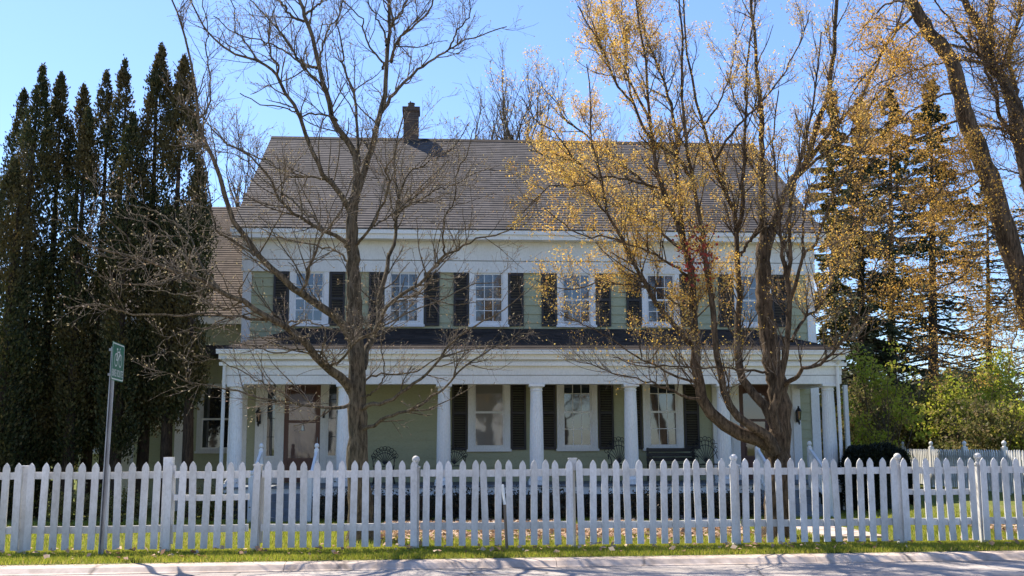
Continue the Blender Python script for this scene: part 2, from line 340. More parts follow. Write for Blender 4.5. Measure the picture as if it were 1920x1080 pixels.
sheet('road', np.array([-400., -20, 20, 400]), np.array([-6., -1, 4, 9, 12.6]), lambda X, Y: -0.105 + 0 * X, M['asphalt'])
sheet('ground', np.array([-400., -60, 60, 400]), np.array([-400., -60, -5.9]), lambda X, Y: -0.06 + 0 * X, M['ground'])
# kerb with a rolled edge, cut into slabs by joints
kb = MB(); x = -20.0
while x < 20:
    x1 = x + 3.05
    prof = [(12.0, -.098), (12.03, -.088), (12.09, -.04), (12.13, -.03), (12.28, -.022), (12.28, -.3), (11.99, -.3)]
    n = len(prof); xa, xb = x + .003, x1 - .003
    kb.add([(xa, y + skew(xa), z) for y, z in prof] + [(xb, y + skew(xb), z) for y, z in prof], [tuple(range(n - 1, -1, -1)), tuple(range(n, 2 * n))] + [(i, (i + 1) % n, n + (i + 1) % n, n + i) for i in range(n)])
    x = x1
o = kb.build('kerb', M['concrete']); o['kind'] = 'structure'
FY = 13.35                                                       # fence line
px_path = [XX(1535, 14.6, 1010), XX(1640, 14.6, 1010)]
mb = MB(); mb.box(px_path[0], px_path[1], 14.0, 24.0, -.5, .012)
mb = MB()
for i in range(10):
    y0 = 14.2 + i; z0 = float(gz(px_path[0], y0 + .5)) + .035; mb.box(px_path[0], px_path[1], y0, y0 + .985, z0 - .2, z0)
o = mb.build('path', M['concrete']); o['kind'] = 'structure'

# ================================================================== HOUSE
YW = 27.3; YC = 25.0; YE = 26.85; YR = 32.6; YB = 37.8
FL = 0.35                                                        # porch floor height
HX0 = XX(457, YW, 560); HX1 = XX(1524, YW, 560)
house = empty('clapboard_house', ((HX0 + HX1) / 2, YW, -.36), 'long two storey sage green clapboard house with white trim, dark shutters and a columned porch', 'house')
zE = ZZ(431, YE); zR = ZZ(264, YR); zF0 = ZZ(512, YW); zF1 = ZZ(450, YW); zEB = ZZ(449, YE)
zB = -.4
# walls with real lapped boards on the front
def lap(mb, x0, x1, y, z0, z1, ex=.232):
    z = z0
    while z < z1 - .02:
        t = min(z + ex, z1)
        mb.add([(x0, y - .028, z), (x1, y - .028, z), (x1, y - .004, t), (x0, y - .004, t), (x0, y + .01, z), (x1, y + .01, z)],
               [(0, 1, 2, 3), (4, 5, 1, 0)])
        z = t
w = MB(); w.box(HX0 + .02, HX1 - .02, YW, YB, zB, zE)
lap(w, HX0 + .03, HX1 - .03, YW, FL - .1, zF0 + .05)
def gable(mb, x, s):
    mb.add([(x, YW, zE - .1), (x, YB, zE - .1), (x, YR, zR - .12)], [(0, 1, 2) if s > 0 else (2, 1, 0)])
gable(w, HX0 + .02, -1); gable(w, HX1 - .02, 1)
wall = w.build('wall', M['siding'], house)
for xa in (HX0 - .03, HX1 - .19):
    t = MB(); t.box(xa, xa + .22, YW - .05, YW + .12, zB, zF0); t.build('corner_board', M['white'], house)
fz = MB(); fz.box(HX0 - .06, HX1 + .06, YW - .09, YW + .05, zF0, ZZ(491, YW)); fz.box(HX0 - .06, HX1 + .06, YW - .105, YW + .05, ZZ(491, YW) + .018, zF1 + .02)
for xa, xb in ((HX0 - .075, HX0 + .01), (HX1 - .01, HX1 + .075)): fz.box(xa, xb, YW + .052, YB, zF0 + .1, zE - .05)
fz.build('frieze', M['white'], house)
EX0 = XX(434, YE, 432); EX1 = XX(1545, YE, 432)
cn = MB()
sofz = zF1 + .02
cn.box(EX0 + .06, EX1 - .06, YE + .05, YW + .1, sofz, sofz + .03)
cn.box(EX0 + .02, EX1 - .02, YE - .02, YE + .06, zEB - .0, zE - .12)
cn.box(EX0 - .02, EX1 + .02, YE - .07, YE + .02, zE - .13, zE - .02)
cn.box(EX0 + .1, EX1 - .1, YE + .12, YE + .3, sofz - .09, sofz - .002)
cn.build('cornice', M['white'], house)
# main roof: stepped courses
def courses(mb, x0e, x0r, x1e, x1r, ye, ze, yr, zr, n, step=.014):
    for i in range(n):
        a, b = i / n, (i + 1) / n
        f = lambda q, u, v: u + (v - u) * q
        ya, yb, za, zb = f(a, ye, yr), f(b, ye, yr), f(a, ze, zr), f(b, ze, zr)
        mb.add([(f(a, x0e, x0r), ya, za + step), (f(a, x1e, x1r), ya, za + step), (f(b, x1e, x1r), yb, zb), (f(b, x0e, x0r), yb, zb), (f(a, x0e, x0r), ya, za - .01), (f(a, x1e, x1r), ya, za - .01)],
               [(0, 1, 2, 3), (4, 5, 1, 0)])
rf = MB(); zee = zE
courses(rf, EX0, EX0, EX1, EX1, YE - .08, zee, YR, zR, 44, .019)
sl = (zR - zee) / (YR - YE + .08); yb2 = YR + (YR - YE + .08)
rf.add([(EX0, YR, zR), (EX1, YR, zR), (EX1, yb2, zee), (EX0, yb2, zee)], [(0, 1, 2, 3)])
rf.add([(EX0, YE - .08, zee - .02), (EX1, YE - .08, zee - .02), (EX1, YR, zR - .04), (EX0, YR, zR - .04), (EX1, yb2, zee - .04), (EX0, yb2, zee - .04)], [(3, 2, 1, 0), (3, 5, 4, 2)])
roof = rf.build('roof', M['roof'], house)
cap = MB()
cap.add([(EX0, YR - .14, zR - .07), (EX1, YR - .14, zR - .07), (EX1, YR, zR + .05), (EX0, YR, zR + .05), (EX1, YR + .14, zR - .07), (EX0, YR + .14, zR - .07)], [(0, 1, 2, 3), (3, 2, 4, 5)])
cap.build('ridge_cap', M['porchroof'], roof)
rk = MB()
for xs_ in (EX0, EX1):
    s = -1 if xs_ < 0 else 1; xa, xb = sorted((xs_ - s * .03, xs_ - s * .09))
    for (ya, yb_) in ((YE - .06, YR), (yb2, YR)):
        a = (xa, ya, zee - .05); rk.add([(xa, ya, zee - .28), (xa, ya, zee - .045), (xa, yb_, zR - .06), (xa, yb_, zR - .28), (xb, ya, zee - .28), (xb, ya, zee - .045), (xb, yb_, zR - .06), (xb, yb_, zR - .28)],
                                           [(0, 1, 2, 3), (7, 6, 5, 4), (0, 3, 7, 4), (1, 5, 6, 2), (0, 4, 5, 1)])
rk.build('rake_board', M['white'], house)
ch = MB(); cx0, cx1 = XX(757, YR, 235), XX(785, YR, 235); zc = ZZ(207, YR); cy0, cy1 = YR - .25, YR + .3
ch.box(cx0, cx1, cy0, cy1, zR - .9, zc - .14); ch.box(cx0 - .04, cx1 + .04, cy0 - .04, cy1 + .04, zc - .14, zc)
chim = ch.build('chimney', M['brick'], house)
fl = MB(); fl.box(cx0 - .02, cx1 + .02, cy0 - .03, cy0 - .003, zR - .32, zR - .1); fl.build('flashing', M['black'], chim)
fp = MB(); fp.lathe([(.11, zc), (.1, zc + .16), (.115, zc + .17), (.115, zc + .2)], (cx0 + cx1) / 2, (cy0 + cy1) / 2, 12); fp.build('chimney_pot', M['brick'], chim)

# ---- windows
def make_window(name, w, h, pane_mat, cols=3, rows=2, casing=.125, sill=True, parent=house):
    """local: x centre, y=0 wall face, z from 0 (sill) up to h"""
    b = MB(); c = casing
    b.box(-w / 2, -w / 2 + c, -.055, .02, 0, h - .001); b.box(w / 2 - c, w / 2, -.055, .02, 0, h - .001); b.box(-w / 2 - .012, w / 2 + .012, -.062, .02, h, h + c * .55)
    if sill: b.box(-w / 2 - .03, w / 2 + .03, -.10, .02, -.06, 0)
    b.box(-w / 2 + c + .001, w / 2 - c - .001, -.045, .02, .001, .05)
    f = b.build(name, M['white'], None, local=True); f.parent = parent
    iw = w / 2 - c; zm = h * .49; s = .045
    for nm, z0, z1, y in (('lower_sash', .05, zm + .02, -.028), ('upper_sash', zm - .02, h, -.012)):
        q = MB()
        q.box(-iw + .002, -iw + s, y - .02, y, z0, z1); q.box(iw - s, iw - .002, y - .02, y, z0, z1); q.box(-iw + s, iw - s, y - .02, y, z0, z0 + s * 1.1); q.box(-iw + s, iw - s, y - .02, y, z1 - s, z1)
        if cols > 1:
            gw = (2 * iw - 2 * s) / cols; gh = (z1 - z0 - 2.1 * s) / rows
            for i in range(1, cols): q.box(-iw + s + gw * i - .009, -iw + s + gw * i + .009, y - .013, y - .002, z0 + s * 1.1, z1 - s)
            for i in range(1, rows): q.box(-iw + s, iw - s, y - .0115, y - .0035, z0 + s * 1.1 + gh * i - .009, z0 + s * 1.1 + gh * i + .009)
        o = q.build(nm, M['white'], None, local=True); o.parent = f
        g = MB(); g.add([(-iw + s, y - .006, z0 + s), (iw - s, y - .006, z0 + s), (iw - s, y - .006, z1 - s), (-iw + s, y - .006, z1 - s)], [(0, 1, 2, 3)])
        o = g.build('pane', pane_mat, None, local=True); o.parent = f
    return f
def make_shutter(w, h, parent=house):
    b = MB(); b.box(-w / 2, -w / 2 + .055, -.035, 0, 0, h); b.box(w / 2 - .055, w / 2, -.035, 0, 0, h)
    for z in (0, h / 2 - .03, h - .07): b.box(-w / 2 + .055, w / 2 - .055, -.034, 0, z, z + .07)
    n = int(h / .045)
    for i in range(n):
        z = .05 + (h - .1) * i / n; b.add([(-w / 2 + .055, -.030, z), (w / 2 - .055, -.030, z), (w / 2 - .055, -.008, z + .036), (-w / 2 + .055, -.008, z + .036)], [(0, 1, 2, 3)])
    o = b.build('shutter', M['shutter'], None, local=True); o.parent = parent; return o
ho = org(house)
def at_house(o, x, y, z): o.location = Vector((x, y, z)) - ho
zu0, zu1 = ZZ(613, YW), zF0; hu = zu1 - zu0
cw = XX(952, YW, 560) - XX(880, YW, 560)
up_px = [580, 758, 916, 1080, 1238, 1410]
wu = make_window('window', cw, hu - .06, M['glass']); at_house(wu, XX(up_px[0], YW, 560), YW - .02, zu0 + .05)
for p in up_px[1:]: c = copy_tree(wu, house); at_house(c, XX(p, YW, 560), YW - .02, zu0 + .05)
shw = XX(983, YW, 560) - XX(955, YW, 560); su = None
for p in up_px:
    for s in (-1, 1):
        o = make_shutter(shw, hu - .02) if su is None else su.copy()
        if su is not None: COL.objects.link(o)
        su = su or o; at_house(o, XX(p, YW, 560) + s * (cw / 2 + shw / 2 + .02), YW - .03, zu0 + .02)
zl0, zl1 = ZZ(846, YW), ZZ(706, YW); hl = zl1 - zl0; lw = XX(957, YW) - XX(878, YW); lsw = XX(986, YW) - XX(958, YW); sl_ = None
l1 = make_window('window', lw, hl, M['shade'], cols=1, casing=.15); at_house(l1, XX(917, YW), YW - .02, zl0 + .05); l1['label'] = 'window with a drawn pale shade and no glazing bars'
l2 = make_window('window', lw * .97, hl, M['glass'], casing=.15); at_house(l2, XX(1082, YW), YW - .02, zl0 + .05)
l3 = copy_tree(l2, house); at_house(l3, XX(1243, YW), YW - .02, zl0 + .05)
for p in (917, 1082, 1243):
    for s in (-1, 1):
        o = make_shutter(lsw * 1.03, hl - .04) if sl_ is None else sl_.copy()
        if sl_ is not None: COL.objects.link(o)
        sl_ = sl_ or o; at_house(o, XX(p, YW) + s * (lw / 2 + lsw / 2 + .02), YW - .03, zl0 + .03)

# ---- doorways
def doorway(pxc):
    xc = XX(pxc, YW); u = (XX(1000, YW) - XX(900, YW)) / 100; zt = ZZ(700, YW)
    d = MB()
    for a, b_, pr in ((-85, -70, .10), (70, 85, .10), (-47, -33, .07), (33, 45, .07)):
        d.box(xc + a * u, xc + b_ * u, YW - pr, YW - .003, FL, zt - .2)
    d.box(xc - 70 * u, xc - 47 * u, YW - .045, YW - .004, FL, FL + .62); d.box(xc + 45 * u, xc + 70 * u, YW - .045, YW - .004, FL, FL + .62)
    d.box(xc - 70 * u, xc - 64 * u, YW - .06, YW - .004, FL + .62, zt - .2); d.box(xc + 62 * u, xc + 70 * u, YW - .06, YW - .004, FL + .62, zt - .2)
    d.box(xc - 70 * u, xc - 47 * u, YW - .075, YW - .04, FL + .62, FL + .68); d.box(xc + 45 * u, xc + 70 * u, YW - .075, YW - .04, FL + .62, FL + .68)
    d.box(xc - 88 * u, xc + 88 * u, YW - .12, YW - .003, zt - .2, zt + .1)
    d.box(xc - 50 * u, xc - 47 * u, YW - .052, YW - .004, FL + .68, zt - .2); d.box(xc + 45 * u, xc + 48 * u, YW - .052, YW - .004, FL + .68, zt - .2)
    fr = d.build('door_surround', M['white'], house)
    for a, b_ in ((-64, -50), (48, 62)):
        g = MB(); g.add([(xc + a * u, YW - .035, FL + .68), (xc + b_ * u, YW - .035, FL + .68), (xc + b_ * u, YW - .035, zt - .2), (xc + a * u, YW - .035, zt - .2)], [(0, 1, 2, 3)])
        g.build('sidelight', M['glass'], fr)
        c_ = MB()
        for k in range(1, 4): z = FL + .68 + (zt - .88 - FL) * k / 4; c_.box(xc + a * u, xc + b_ * u, YW - .044, YW - .036, z - .008, z + .008)
        c_.build('glazing_bar', M['shutter'], fr)
    w2 = 33 * u; dd = MB(); dd.box(xc - w2 + .003, xc - w2 + .11, YW - .06, YW - .01, FL + .02, zt - .2); dd.box(xc + w2 - .11, xc + w2 - .003, YW - .06, YW - .01, FL + .02, zt - .2)
    for a, b_ in ((FL + .02, FL + .18), (FL + .55, FL + .62), (FL + 1.5, FL + 1.57), (zt - .33, zt - .2)): dd.box(xc - w2 + .11, xc + w2 - .11, YW - .058, YW - .01, a, b_)
    dd.box(xc - w2 + .11, xc + w2 - .11, YW - .04, YW - .01, FL + .18, FL + .55)
    dr = dd.build('storm_door', M['door'], house)
    g = MB(); g.add([(xc - w2 + .11, YW - .036, FL + .62), (xc + w2 - .11, YW - .036, FL + .62), (xc + w2 - .11, YW - .036, zt - .33), (xc - w2 + .11, YW - .036, zt - .33)], [(0, 1, 2, 3)]); g.build('pane', M['doorglass'], dr)
    h = MB(); h.tube([(xc + w2 - .06, YW - .062, FL + .98), (xc + w2 - .06, YW - .10, FL + 1.0), (xc + w2 - .06, YW - .10, FL + 1.12), (xc + w2 - .06, YW - .062, FL + 1.14)], .011, 6); h.build('door_handle', M['steel'], dr)
    return xc, u, dr
dx, du, door1 = doorway(567)
o = MB(); o.lathe([(.03, FL + 1.30), (.045, FL + 1.32), (.03, FL + 1.40), (.01, FL + 1.46)], dx + .02, YW - .085, 10); o.build('door_hanging', M['signwhite'], door1)
bl = MB(); bl.box(dx + 37 * du, dx + 41 * du, YW - .095, YW - .071, FL + 1.62, FL + 1.78); bl.build('doorbell', M['black'], house)
doorway(1418)
def lantern(px):
    x = XX(px, YW); zb = ZZ(782, YW); y = YW - .24
    b = MB(); b.box(x - .04, x + .04, YW - .125, YW - .10, zb - .16, zb + .12)
    b.tube([(x, YW - .12, zb - .1), (x, YW - .2, zb - .16), (x, y, zb - .14), (x, y, zb - .1)], .01); b.tube([(x, YW - .12, zb + .05), (x, YW - .2, zb + .26), (x, y, zb + .24)], .009)
    b.lathe([(.012, zb - .23), (.03, zb - .17), (.012, zb - .12), (.05, zb - .11), (.052, zb - .1)], x, y, 8)
    for k in range(4):
        a = math.pi / 4 + k * math.pi / 2; b.tube([(x + .045 * math.cos(a), y + .045 * math.sin(a), zb - .1), (x + .07 * math.cos(a), y + .07 * math.sin(a), zb + .12)], .006, 5)
    b.lathe([(.085, zb + .12), (.08, zb + .135), (.035, zb + .2), (.02, zb + .215), (.028, zb + .235), (.004, zb + .26)], x, y, 8)
    l = b.build('wall_lantern', M['black'], house)
    g = MB(); g.lathe([(.04, zb - .095), (.062, zb + .115)], x, y, 8); g.build('lantern_glass', M['doorglass'] if False else M['glass'], l)
for p in (487, 638, 1493): lantern(p)

# ---- porch
PX0 = XX(421, YC - .15, 700); PX1 = XX(1577, YC - .15, 700)
zb0 = ZZ(720, YC - .15); zbm = ZZ(703, YC - .15); zb1 = ZZ(676, YC - .15)
bm = MB(); bm.box(PX0, PX1, YC - .15, YC + .15, zb0, zbm - .012); bm.box(PX0 - .012, PX1 + .012, YC - .165, YC + .15, zbm, zb1 + .02)
for xa, xb in ((PX0 + .002, PX0 + .28), (PX1 - .28, PX1 - .002)): bm.box(xa, xb, YC + .152, YW - .06, zb0 + .003, zb1)
bm.build('porch_beam', M['white'], house)
YG = 24.62; GX0 = XX(406, YG, 660); GX1 = XX(1589, YG, 660); zg0 = ZZ(674, YG); zg1 = ZZ(656, YG)
pc = MB(); pc.box(GX0 + .1, GX1 - .1, YG + .14, YC + .15, zb1 + .022, zb1 + .05); pc.box(GX0 + .04, GX1 - .04, YG + .05, YG + .14, zg0 + .01, zg1 - .03)
for i, (a, b_) in enumerate(((.0, .05), (.06, .1), (.13, .16))): pc.box(PX0 - .16 + b_, PX1 + .16 - b_, YC - .31 + b_, YC - .166, zb1 - .10 + a * .6 - .03, zb1 - .10 + a * .6 + .05)
pc.box(GX0 + .04, GX0 + .12, YG + .142, YW + .3, zg0 + .012, zg1 - .03); pc.box(GX1 - .12, GX1 - .04, YG + .142, YW + .3, zg0 + .012, zg1 - .03)
pc.build('porch_cornice', M['white'], house)
gt = MB(); gt.box(GX0, GX1, YG - .06, YG + .045, zg1 - .10, zg1 - .005); gt.box(GX0 - .004, GX1 + .004, YG - .075, YG - .058, zg1 - .03, zg1 + .004)
gt.build('gutter', M['white'], house)
ce = MB(); ce.box(PX0 + .15, PX1 - .15, YC + .151, YW - .03, zb0 + .14, zb0 + .17); ce.build('porch_ceiling', M['soffit'], house)
zpt = ZZ(616, YW); pr = MB(); hip = 1.55
courses(pr, GX0, GX0 + hip, GX1, GX1 - hip, YG - .02, zg1 + .01, YW - .005, zpt, 14, .016)
pr.add([(GX0, YG - .02, zg1 + .01), (GX0 + hip, YW - .005, zpt), (GX0 + hip, YW + .6, zpt), (GX0, YW + .6, zg1 + .01)], [(3, 2, 1, 0)])
pr.add([(GX1, YG - .02, zg1 + .01), (GX1 - hip, YW - .005, zpt), (GX1 - hip, YW + .6, zpt), (GX1, YW + .6, zg1 + .01)], [(0, 1, 2, 3)])
pr.build('porch_roof', M['porchroof'], house)
pf = MB(); pf.box(PX0 - .06, PX1 + .06, YC - .34, YW - .04, FL - .04, FL); pf.build('porch_floor', M['deck'], house)
sk = MB(); sk.box(PX0 - .03, PX1 + .03, YC - .30, YC - .26, ZZ(928, YC - .3), FL - .042); sk.build('skirt_board', M['white'], house)
lt = MB(); lt.box(PX0, PX1, YC - .22, YC - .18, zB, ZZ(928, YC - .3) + .02); lt.box(PX0, PX0 + .04, YC - .17, YW - .06, zB, FL - .05); lt.box(PX1 - .04, PX1, YC - .17, YW - .06, zB, FL - .05)
lt.build('porch_skirting', M['lattice'], house)
col_px = [441, 645, 832, 1006, 1183, 1357, 1555]
cr = (XX(1019, YC) - XX(993, YC)) / 2
def column():
    b = MB(); zt = zb0 - FL
    b.lathe([(cr, .16), (cr * 1.0, .8), (cr * .93, zt * .7), (cr * .84, zt - .16)], 0, 0, 40, .045)
    b.lathe([(cr * .84, zt - .16), (cr * .92, zt - .155), (cr * .92, zt - .13), (cr * .85, zt - .125), (cr * .87, zt - .09), (cr * 1.05, zt - .06)], 0, 0, 24)
    o = b.build('column', M['white'], None, local=True); o.parent = house
    c = MB(); c.box(-cr * 1.12, cr * 1.12, -cr * 1.12, cr * 1.12, zt - .058, zt - .002); q = c.build('capital', M['white'], None, local=True); q.parent = o
    c = MB(); c.box(-cr * 1.25, cr * 1.25, -cr * 1.25, cr * 1.25, .002, .08); c.lathe([(cr * 1.2, .081), (cr * 1.25, .11), (cr * 1.12, .14), (cr * 1.03, .162)], 0, 0, 24)
    q = c.build('column_base', M['white'], None, local=True); q.parent = o
    return o
c0 = column(); at_house(c0, XX(col_px[0], YC), YC, FL)
for p in col_px[1:]: c = copy_tree(c0, house); at_house(c, XX(p, YC), YC, FL)
for px, s in ((416, -1), (1577, 1)):
    x = XX(px, YC - .3, 780); b = MB(); zt = ZZ(672, YC)
    b.tube([(x, YG, zg0 + .04), (x, YG + .05, zt - .05), (x, YC - .2, zt - .2), (x, YC - .2, zB + .1), (x + s * .05, YC - .35, zB + .03)], .042, 8); b.build('downspout', M['white'], house)
b = MB(); x = XX(1583, YW, 780); b.box(x - .05, x + .05, YW - .2, YW - .1, FL, zb0 + .1); b.build('porch_post', M['white'], house)
# front steps and their slanting hand rails
def steps(pxa, pxb):
    xa, xb = XX(pxa, 24.6, 840), XX(pxb, 24.6, 840); s = MB()
    for i in range(4): s.box(xa, xb, 24.66 - .3 * (i + 1) - .02, 24.66 - .3 * i - .001, zB, FL - .15 * (i + 1))
    st = s.build('front_steps', M['deck'], house)
    for x in (xa, xb):
        q = MB(); q.box(x - .05, x + .05, 24.55, 24.65, FL - .1, 1.2); q.lathe([(.045, 1.2), (.03, 1.225), (.055, 1.26), (.05, 1.3), (.02, 1.335)], x, 24.6, 12)
        q.box(x - .05, x + .05, 23.35, 23.45, zB, .62); q.lathe([(.045, .62), (.03, .64), (.055, .68), (.05, .72), (.02, .75)], x, 23.4, 12)
        q.bar((x, 24.56, 1.12), (x, 23.44, .54), .06, .08); q.bar((x, 24.56, .52), (x, 23.44, -.06), .04, .06)
        for k in range(1, 9): y = 24.56 - k * .125; z = 1.12 - .58 * k * .125 / 1.12; q.box(x - .014, x + .014, y - .014, y + .014, z - .58, z - .03)
        q.build('stair_rail', M['white'], house)
steps(490, 594); steps(1420, 1518)

# ---- lower wing on the left, behind the arborvitae
YV = 29.3; VX0 = XX(150, YV); VX1 = HX0 + .02
zve = ZZ(592, YV - .4, 420); YVR = 33.4; zvr = ZZ(388, YVR, 420)
b = MB(); b.box(VX0, VX1 - .05, YV, 37.0, zB, zve); lap(b, VX0, VX1 - .02, YV, zB + .1, zve - .02)
b.add([(VX0, YV, zve - .05), (VX0, 37.2, zve - .05), (VX0, YVR, zvr - .1)], [(2, 1, 0)])
b.build('wing_wall', M['siding'], house)
b = MB(); courses(b, VX0 - .2, VX0 - .2, VX1, VX1, YV - .4, zve, YVR, zvr, 50, .016); b.add([(VX0 - .2, YVR, zvr), (VX1, YVR, zvr), (VX1, 37.3, zve), (VX0 - .2, 37.3, zve)], [(0, 1, 2, 3)])
b.build('wing_roof', M['wingroof'], house)
b = MB(); b.box(VX0 - .15, VX1 - .01, YV - .38, YV - .34, zve - .22, zve - .02); b.box(VX0 - .1, VX1 - .02, YV - .339, YV - .035, zve - .2, zve - .17); b.build('wing_fascia', M['white'], house)
# shallow porch of the wing: roof band, posts
zwp = ZZ(640, YV - 1.3, 420); b = MB(); b.box(VX0, VX1, YV - 1.3, YV - .03, zwp - .35, zwp - .1); b.build('wing_porch_beam', M['shutter'], house)
for p in (236, 342):
    x = XX(p, YV - 1.2); b = MB(); b.box(x - .17, x + .17, YV - 1.28, YV - 1.0, zB, zwp - .36); b.box(x - .2, x + .2, YV - 1.31, YV - .97, zwp - .5, zwp - .355); b.build('wing_post', M['white'], house)
for p, wv in ((405, 1.0), (183, .8)):
    o = make_window('window', wv, 1.75, M['glass'], cols=1, casing=.12); at_house(o, XX(p, YV), YV - .02, ZZ(846, YV, 400))

# ================================================================== PORCH FURNITURE
def iron_chair(px, lab, wide=.62, hb=.55):
    x = XX(px, 26.3); y = 26.3; c = empty('garden_chair', (x, y, FL), lab, 'chair', 'wrought iron chairs on the porch')
    zs = FL + .43; b = MB(); b.box(x - wide / 2, x + wide / 2, y - .5, y - .02, zs - .012, zs)
    for k in range(7): xx = x - wide / 2 + wide * k / 6; b.tube([(xx, y - .5, zs + .008), (xx, y - .02, zs + .008)], .008, 4)
    b.build('seat', M['black'], c)
    b = MB(); n = 9
    for k in range(n):
        a = R(28 + (180 - 56) * k / (n - 1)); e = (x + math.cos(a) * wide * .62, y + .06, zs + .08 + math.sin(a) * hb); b.tube([(x, y, zs + .03), ((x + e[0]) / 2 + .01, y + .03, (zs + e[2]) / 2 + .03), e], .009, 5)
        cc = [(e[0] + .055 * math.cos(q), e[1], e[2] + .055 * math.sin(q)) for q in np.linspace(0, 2 * math.pi, 10)[:-1]]; b.tube(cc, .008, 4, True)
    b.tube([(x + math.cos(R(a)) * wide * .5, y + .05, zs + .06 + math.sin(R(a)) * hb * .76) for a in range(10, 171, 16)], .011, 5); b.build('backrest', M['black'], c)
    for sx in (-1, 1):
        b = MB(); b.tube([(x + sx * wide * .5, y + .04, zs + .2), (x + sx * (wide * .5 + .04), y - .2, zs + .25), (x + sx * (wide * .5 + .03), y - .42, zs + .21), (x + sx * wide * .5, y - .48, zs + .12), (x + sx * wide * .5, y - .47, zs)], .011, 5); b.build('armrest', M['black'], c)
        for yy in (-.46, -.04): b = MB(); b.tube([(x + sx * wide * .46, y + yy, zs - .01), (x + sx * wide * .42, y + yy, zs - .2), (x + sx * wide * .52, y + yy, FL + .002)], .012, 5); b.build('leg', M['black'], c)
iron_chair(1322, 'fan backed black iron chair right of the window next to the thick maple')
iron_chair(1160, 'black iron chair with scrolled back half hidden by the middle porch column', .55)
iron_chair(852, 'black iron chair with scrolled back beside the column at the shaded window', .5, .36)
iron_chair(722, 'black iron chair against the blank green wall right of the bare tree trunk', .5, .34)
c = empty('porch_bench', (XX(1258, 26.6), 26.6, FL), 'long dark bench under the porch window left of the fan backed chair', 'bench'); x = c.location.x
b = MB()
for k in range(4): b.box(x - .62, x + .62, 26.25 + k * .11, 26.34 + k * .11, FL + .40, FL + .43)
b.build('seat', M['black'], c)
b = MB()
for k in range(3): b.box(x - .62, x + .62, 26.70, 26.73, FL + .50 + k * .12, FL + .59 + k * .12)
b.build('backrest', M['black'], c)
for sx in (-.58, .58):
    b = MB(); b.box(x + sx - .025, x + sx + .025, 26.26, 26.31, FL + .001, FL + .399); b.box(x + sx - .024, x + sx + .024, 26.735, 26.775, FL + .001, FL + .84); b.box(x + sx - .022, x + sx + .022, 26.28, 26.73, FL + .60, FL + .63); b.build('leg', M['black'], c)

# ================================================================== FRONT FENCE
SP = .1488; TOPZ = 1.085
gate_l = (XX(314, FY, 950), XX(470, FY, 950)); gate_r = (XX(1697, FY, 950), XX(1836, FY, 950))
fence = empty('picket_fence', (0, FY, 0), 'long white picket fence standing along the grass verge at the street', 'fence')
glo = empty('picket_gate', (gate_l[0], FY, 0), 'white picket gate with a middle rail beside the bike route sign', 'gate')
gro = empty('picket_gate', (gate_r[0], FY, 0), 'white picket gate with a middle rail between two ball topped posts on the right', 'gate')
def picket_mesh(k):
    q = random.Random(k); w = .041; h = TOPZ - .045 + q.uniform(-.006, .006); b = MB()
    b.prism([(-w, 0), (w, 0), (w, h - .085), (w * .95, h - .062), (w * .62, h - .03), (0, h), (-w * .62, h - .03), (-w * .95, h - .062), (-w, h - .085)], -.011, .011)
    return b
pm = []
for k in range(5):
    o = picket_mesh(k).build('picket', M['fence'], None, local=True); pm.append(o.data); bpy.data.objects.remove(o)
i = 0; x = XX(-14, FY, 950)
while x < XX(2260, FY, 950):
    par = glo if gate_l[0] < x < gate_l[1] else gro if gate_r[0] < x < gate_r[1] else fence
    o = bpy.data.objects.new('picket', random.choice(pm)); COL.objects.link(o); o.parent = par
    o.location = Vector((x + random.uniform(-.004, .004), FY - .04, .045)) - par.location
    o.rotation_euler = (random.uniform(-.006, .006), random.gauss(0, .013), random.uniform(-.05, .05)); x += SP; i += 1
def rail(par, xa, xb, zc, h=.085):
    b = MB(); n = 6
    for k in range(n):
        a, c_ = xa + (xb - xa) * k / n, xa + (xb - xa) * (k + 1) / n
        sag = lambda u: -.008 * math.sin(math.pi * (u - xa) / (xb - xa))
        b.add([(a, FY - .028, zc - h / 2 + sag(a)), (c_, FY - .028, zc - h / 2 + sag(c_)), (c_, FY - .028, zc + h / 2 + sag(c_)), (a, FY - .028, zc + h / 2 + sag(a)),
               (a, FY + .01, zc - h / 2 + sag(a)), (c_, FY + .01, zc - h / 2 + sag(c_)), (c_, FY + .01, zc + h / 2 + sag(c_)), (a, FY + .01, zc + h / 2 + sag(a))],
              [(0, 1, 2, 3), (7, 6, 5, 4), (3, 2, 6, 7), (4, 5, 1, 0)] + ([(0, 3, 7, 4)] if k == 0 else []) + ([(1, 5, 6, 2)] if k == n - 1 else []))
    b.build('rail', M['fence'], par)
posts = [(-30, 's'), (42, 'p'), (312, 't'), (481, 'p'), (779, 'b'), (1075, 'm'), (1380, 'b'), (1690, 'b'), (1842, 'b'), (2130, 'b'), (2270, 's')]
pxs = [XX(p, FY, 950) for p, _ in posts]
for k in range(len(posts) - 1):
    xa, xb = pxs[k] + .06, pxs[k + 1] - .06
    par = glo if posts[k][0] == 312 else gro if posts[k][0] == 1690 else fence
    if par is not fence: xa += .03; xb -= .03
    for z in (.93, .285): rail(par, xa, xb, z)
    if par is not fence: rail(par, xa, xb, .655, .07)
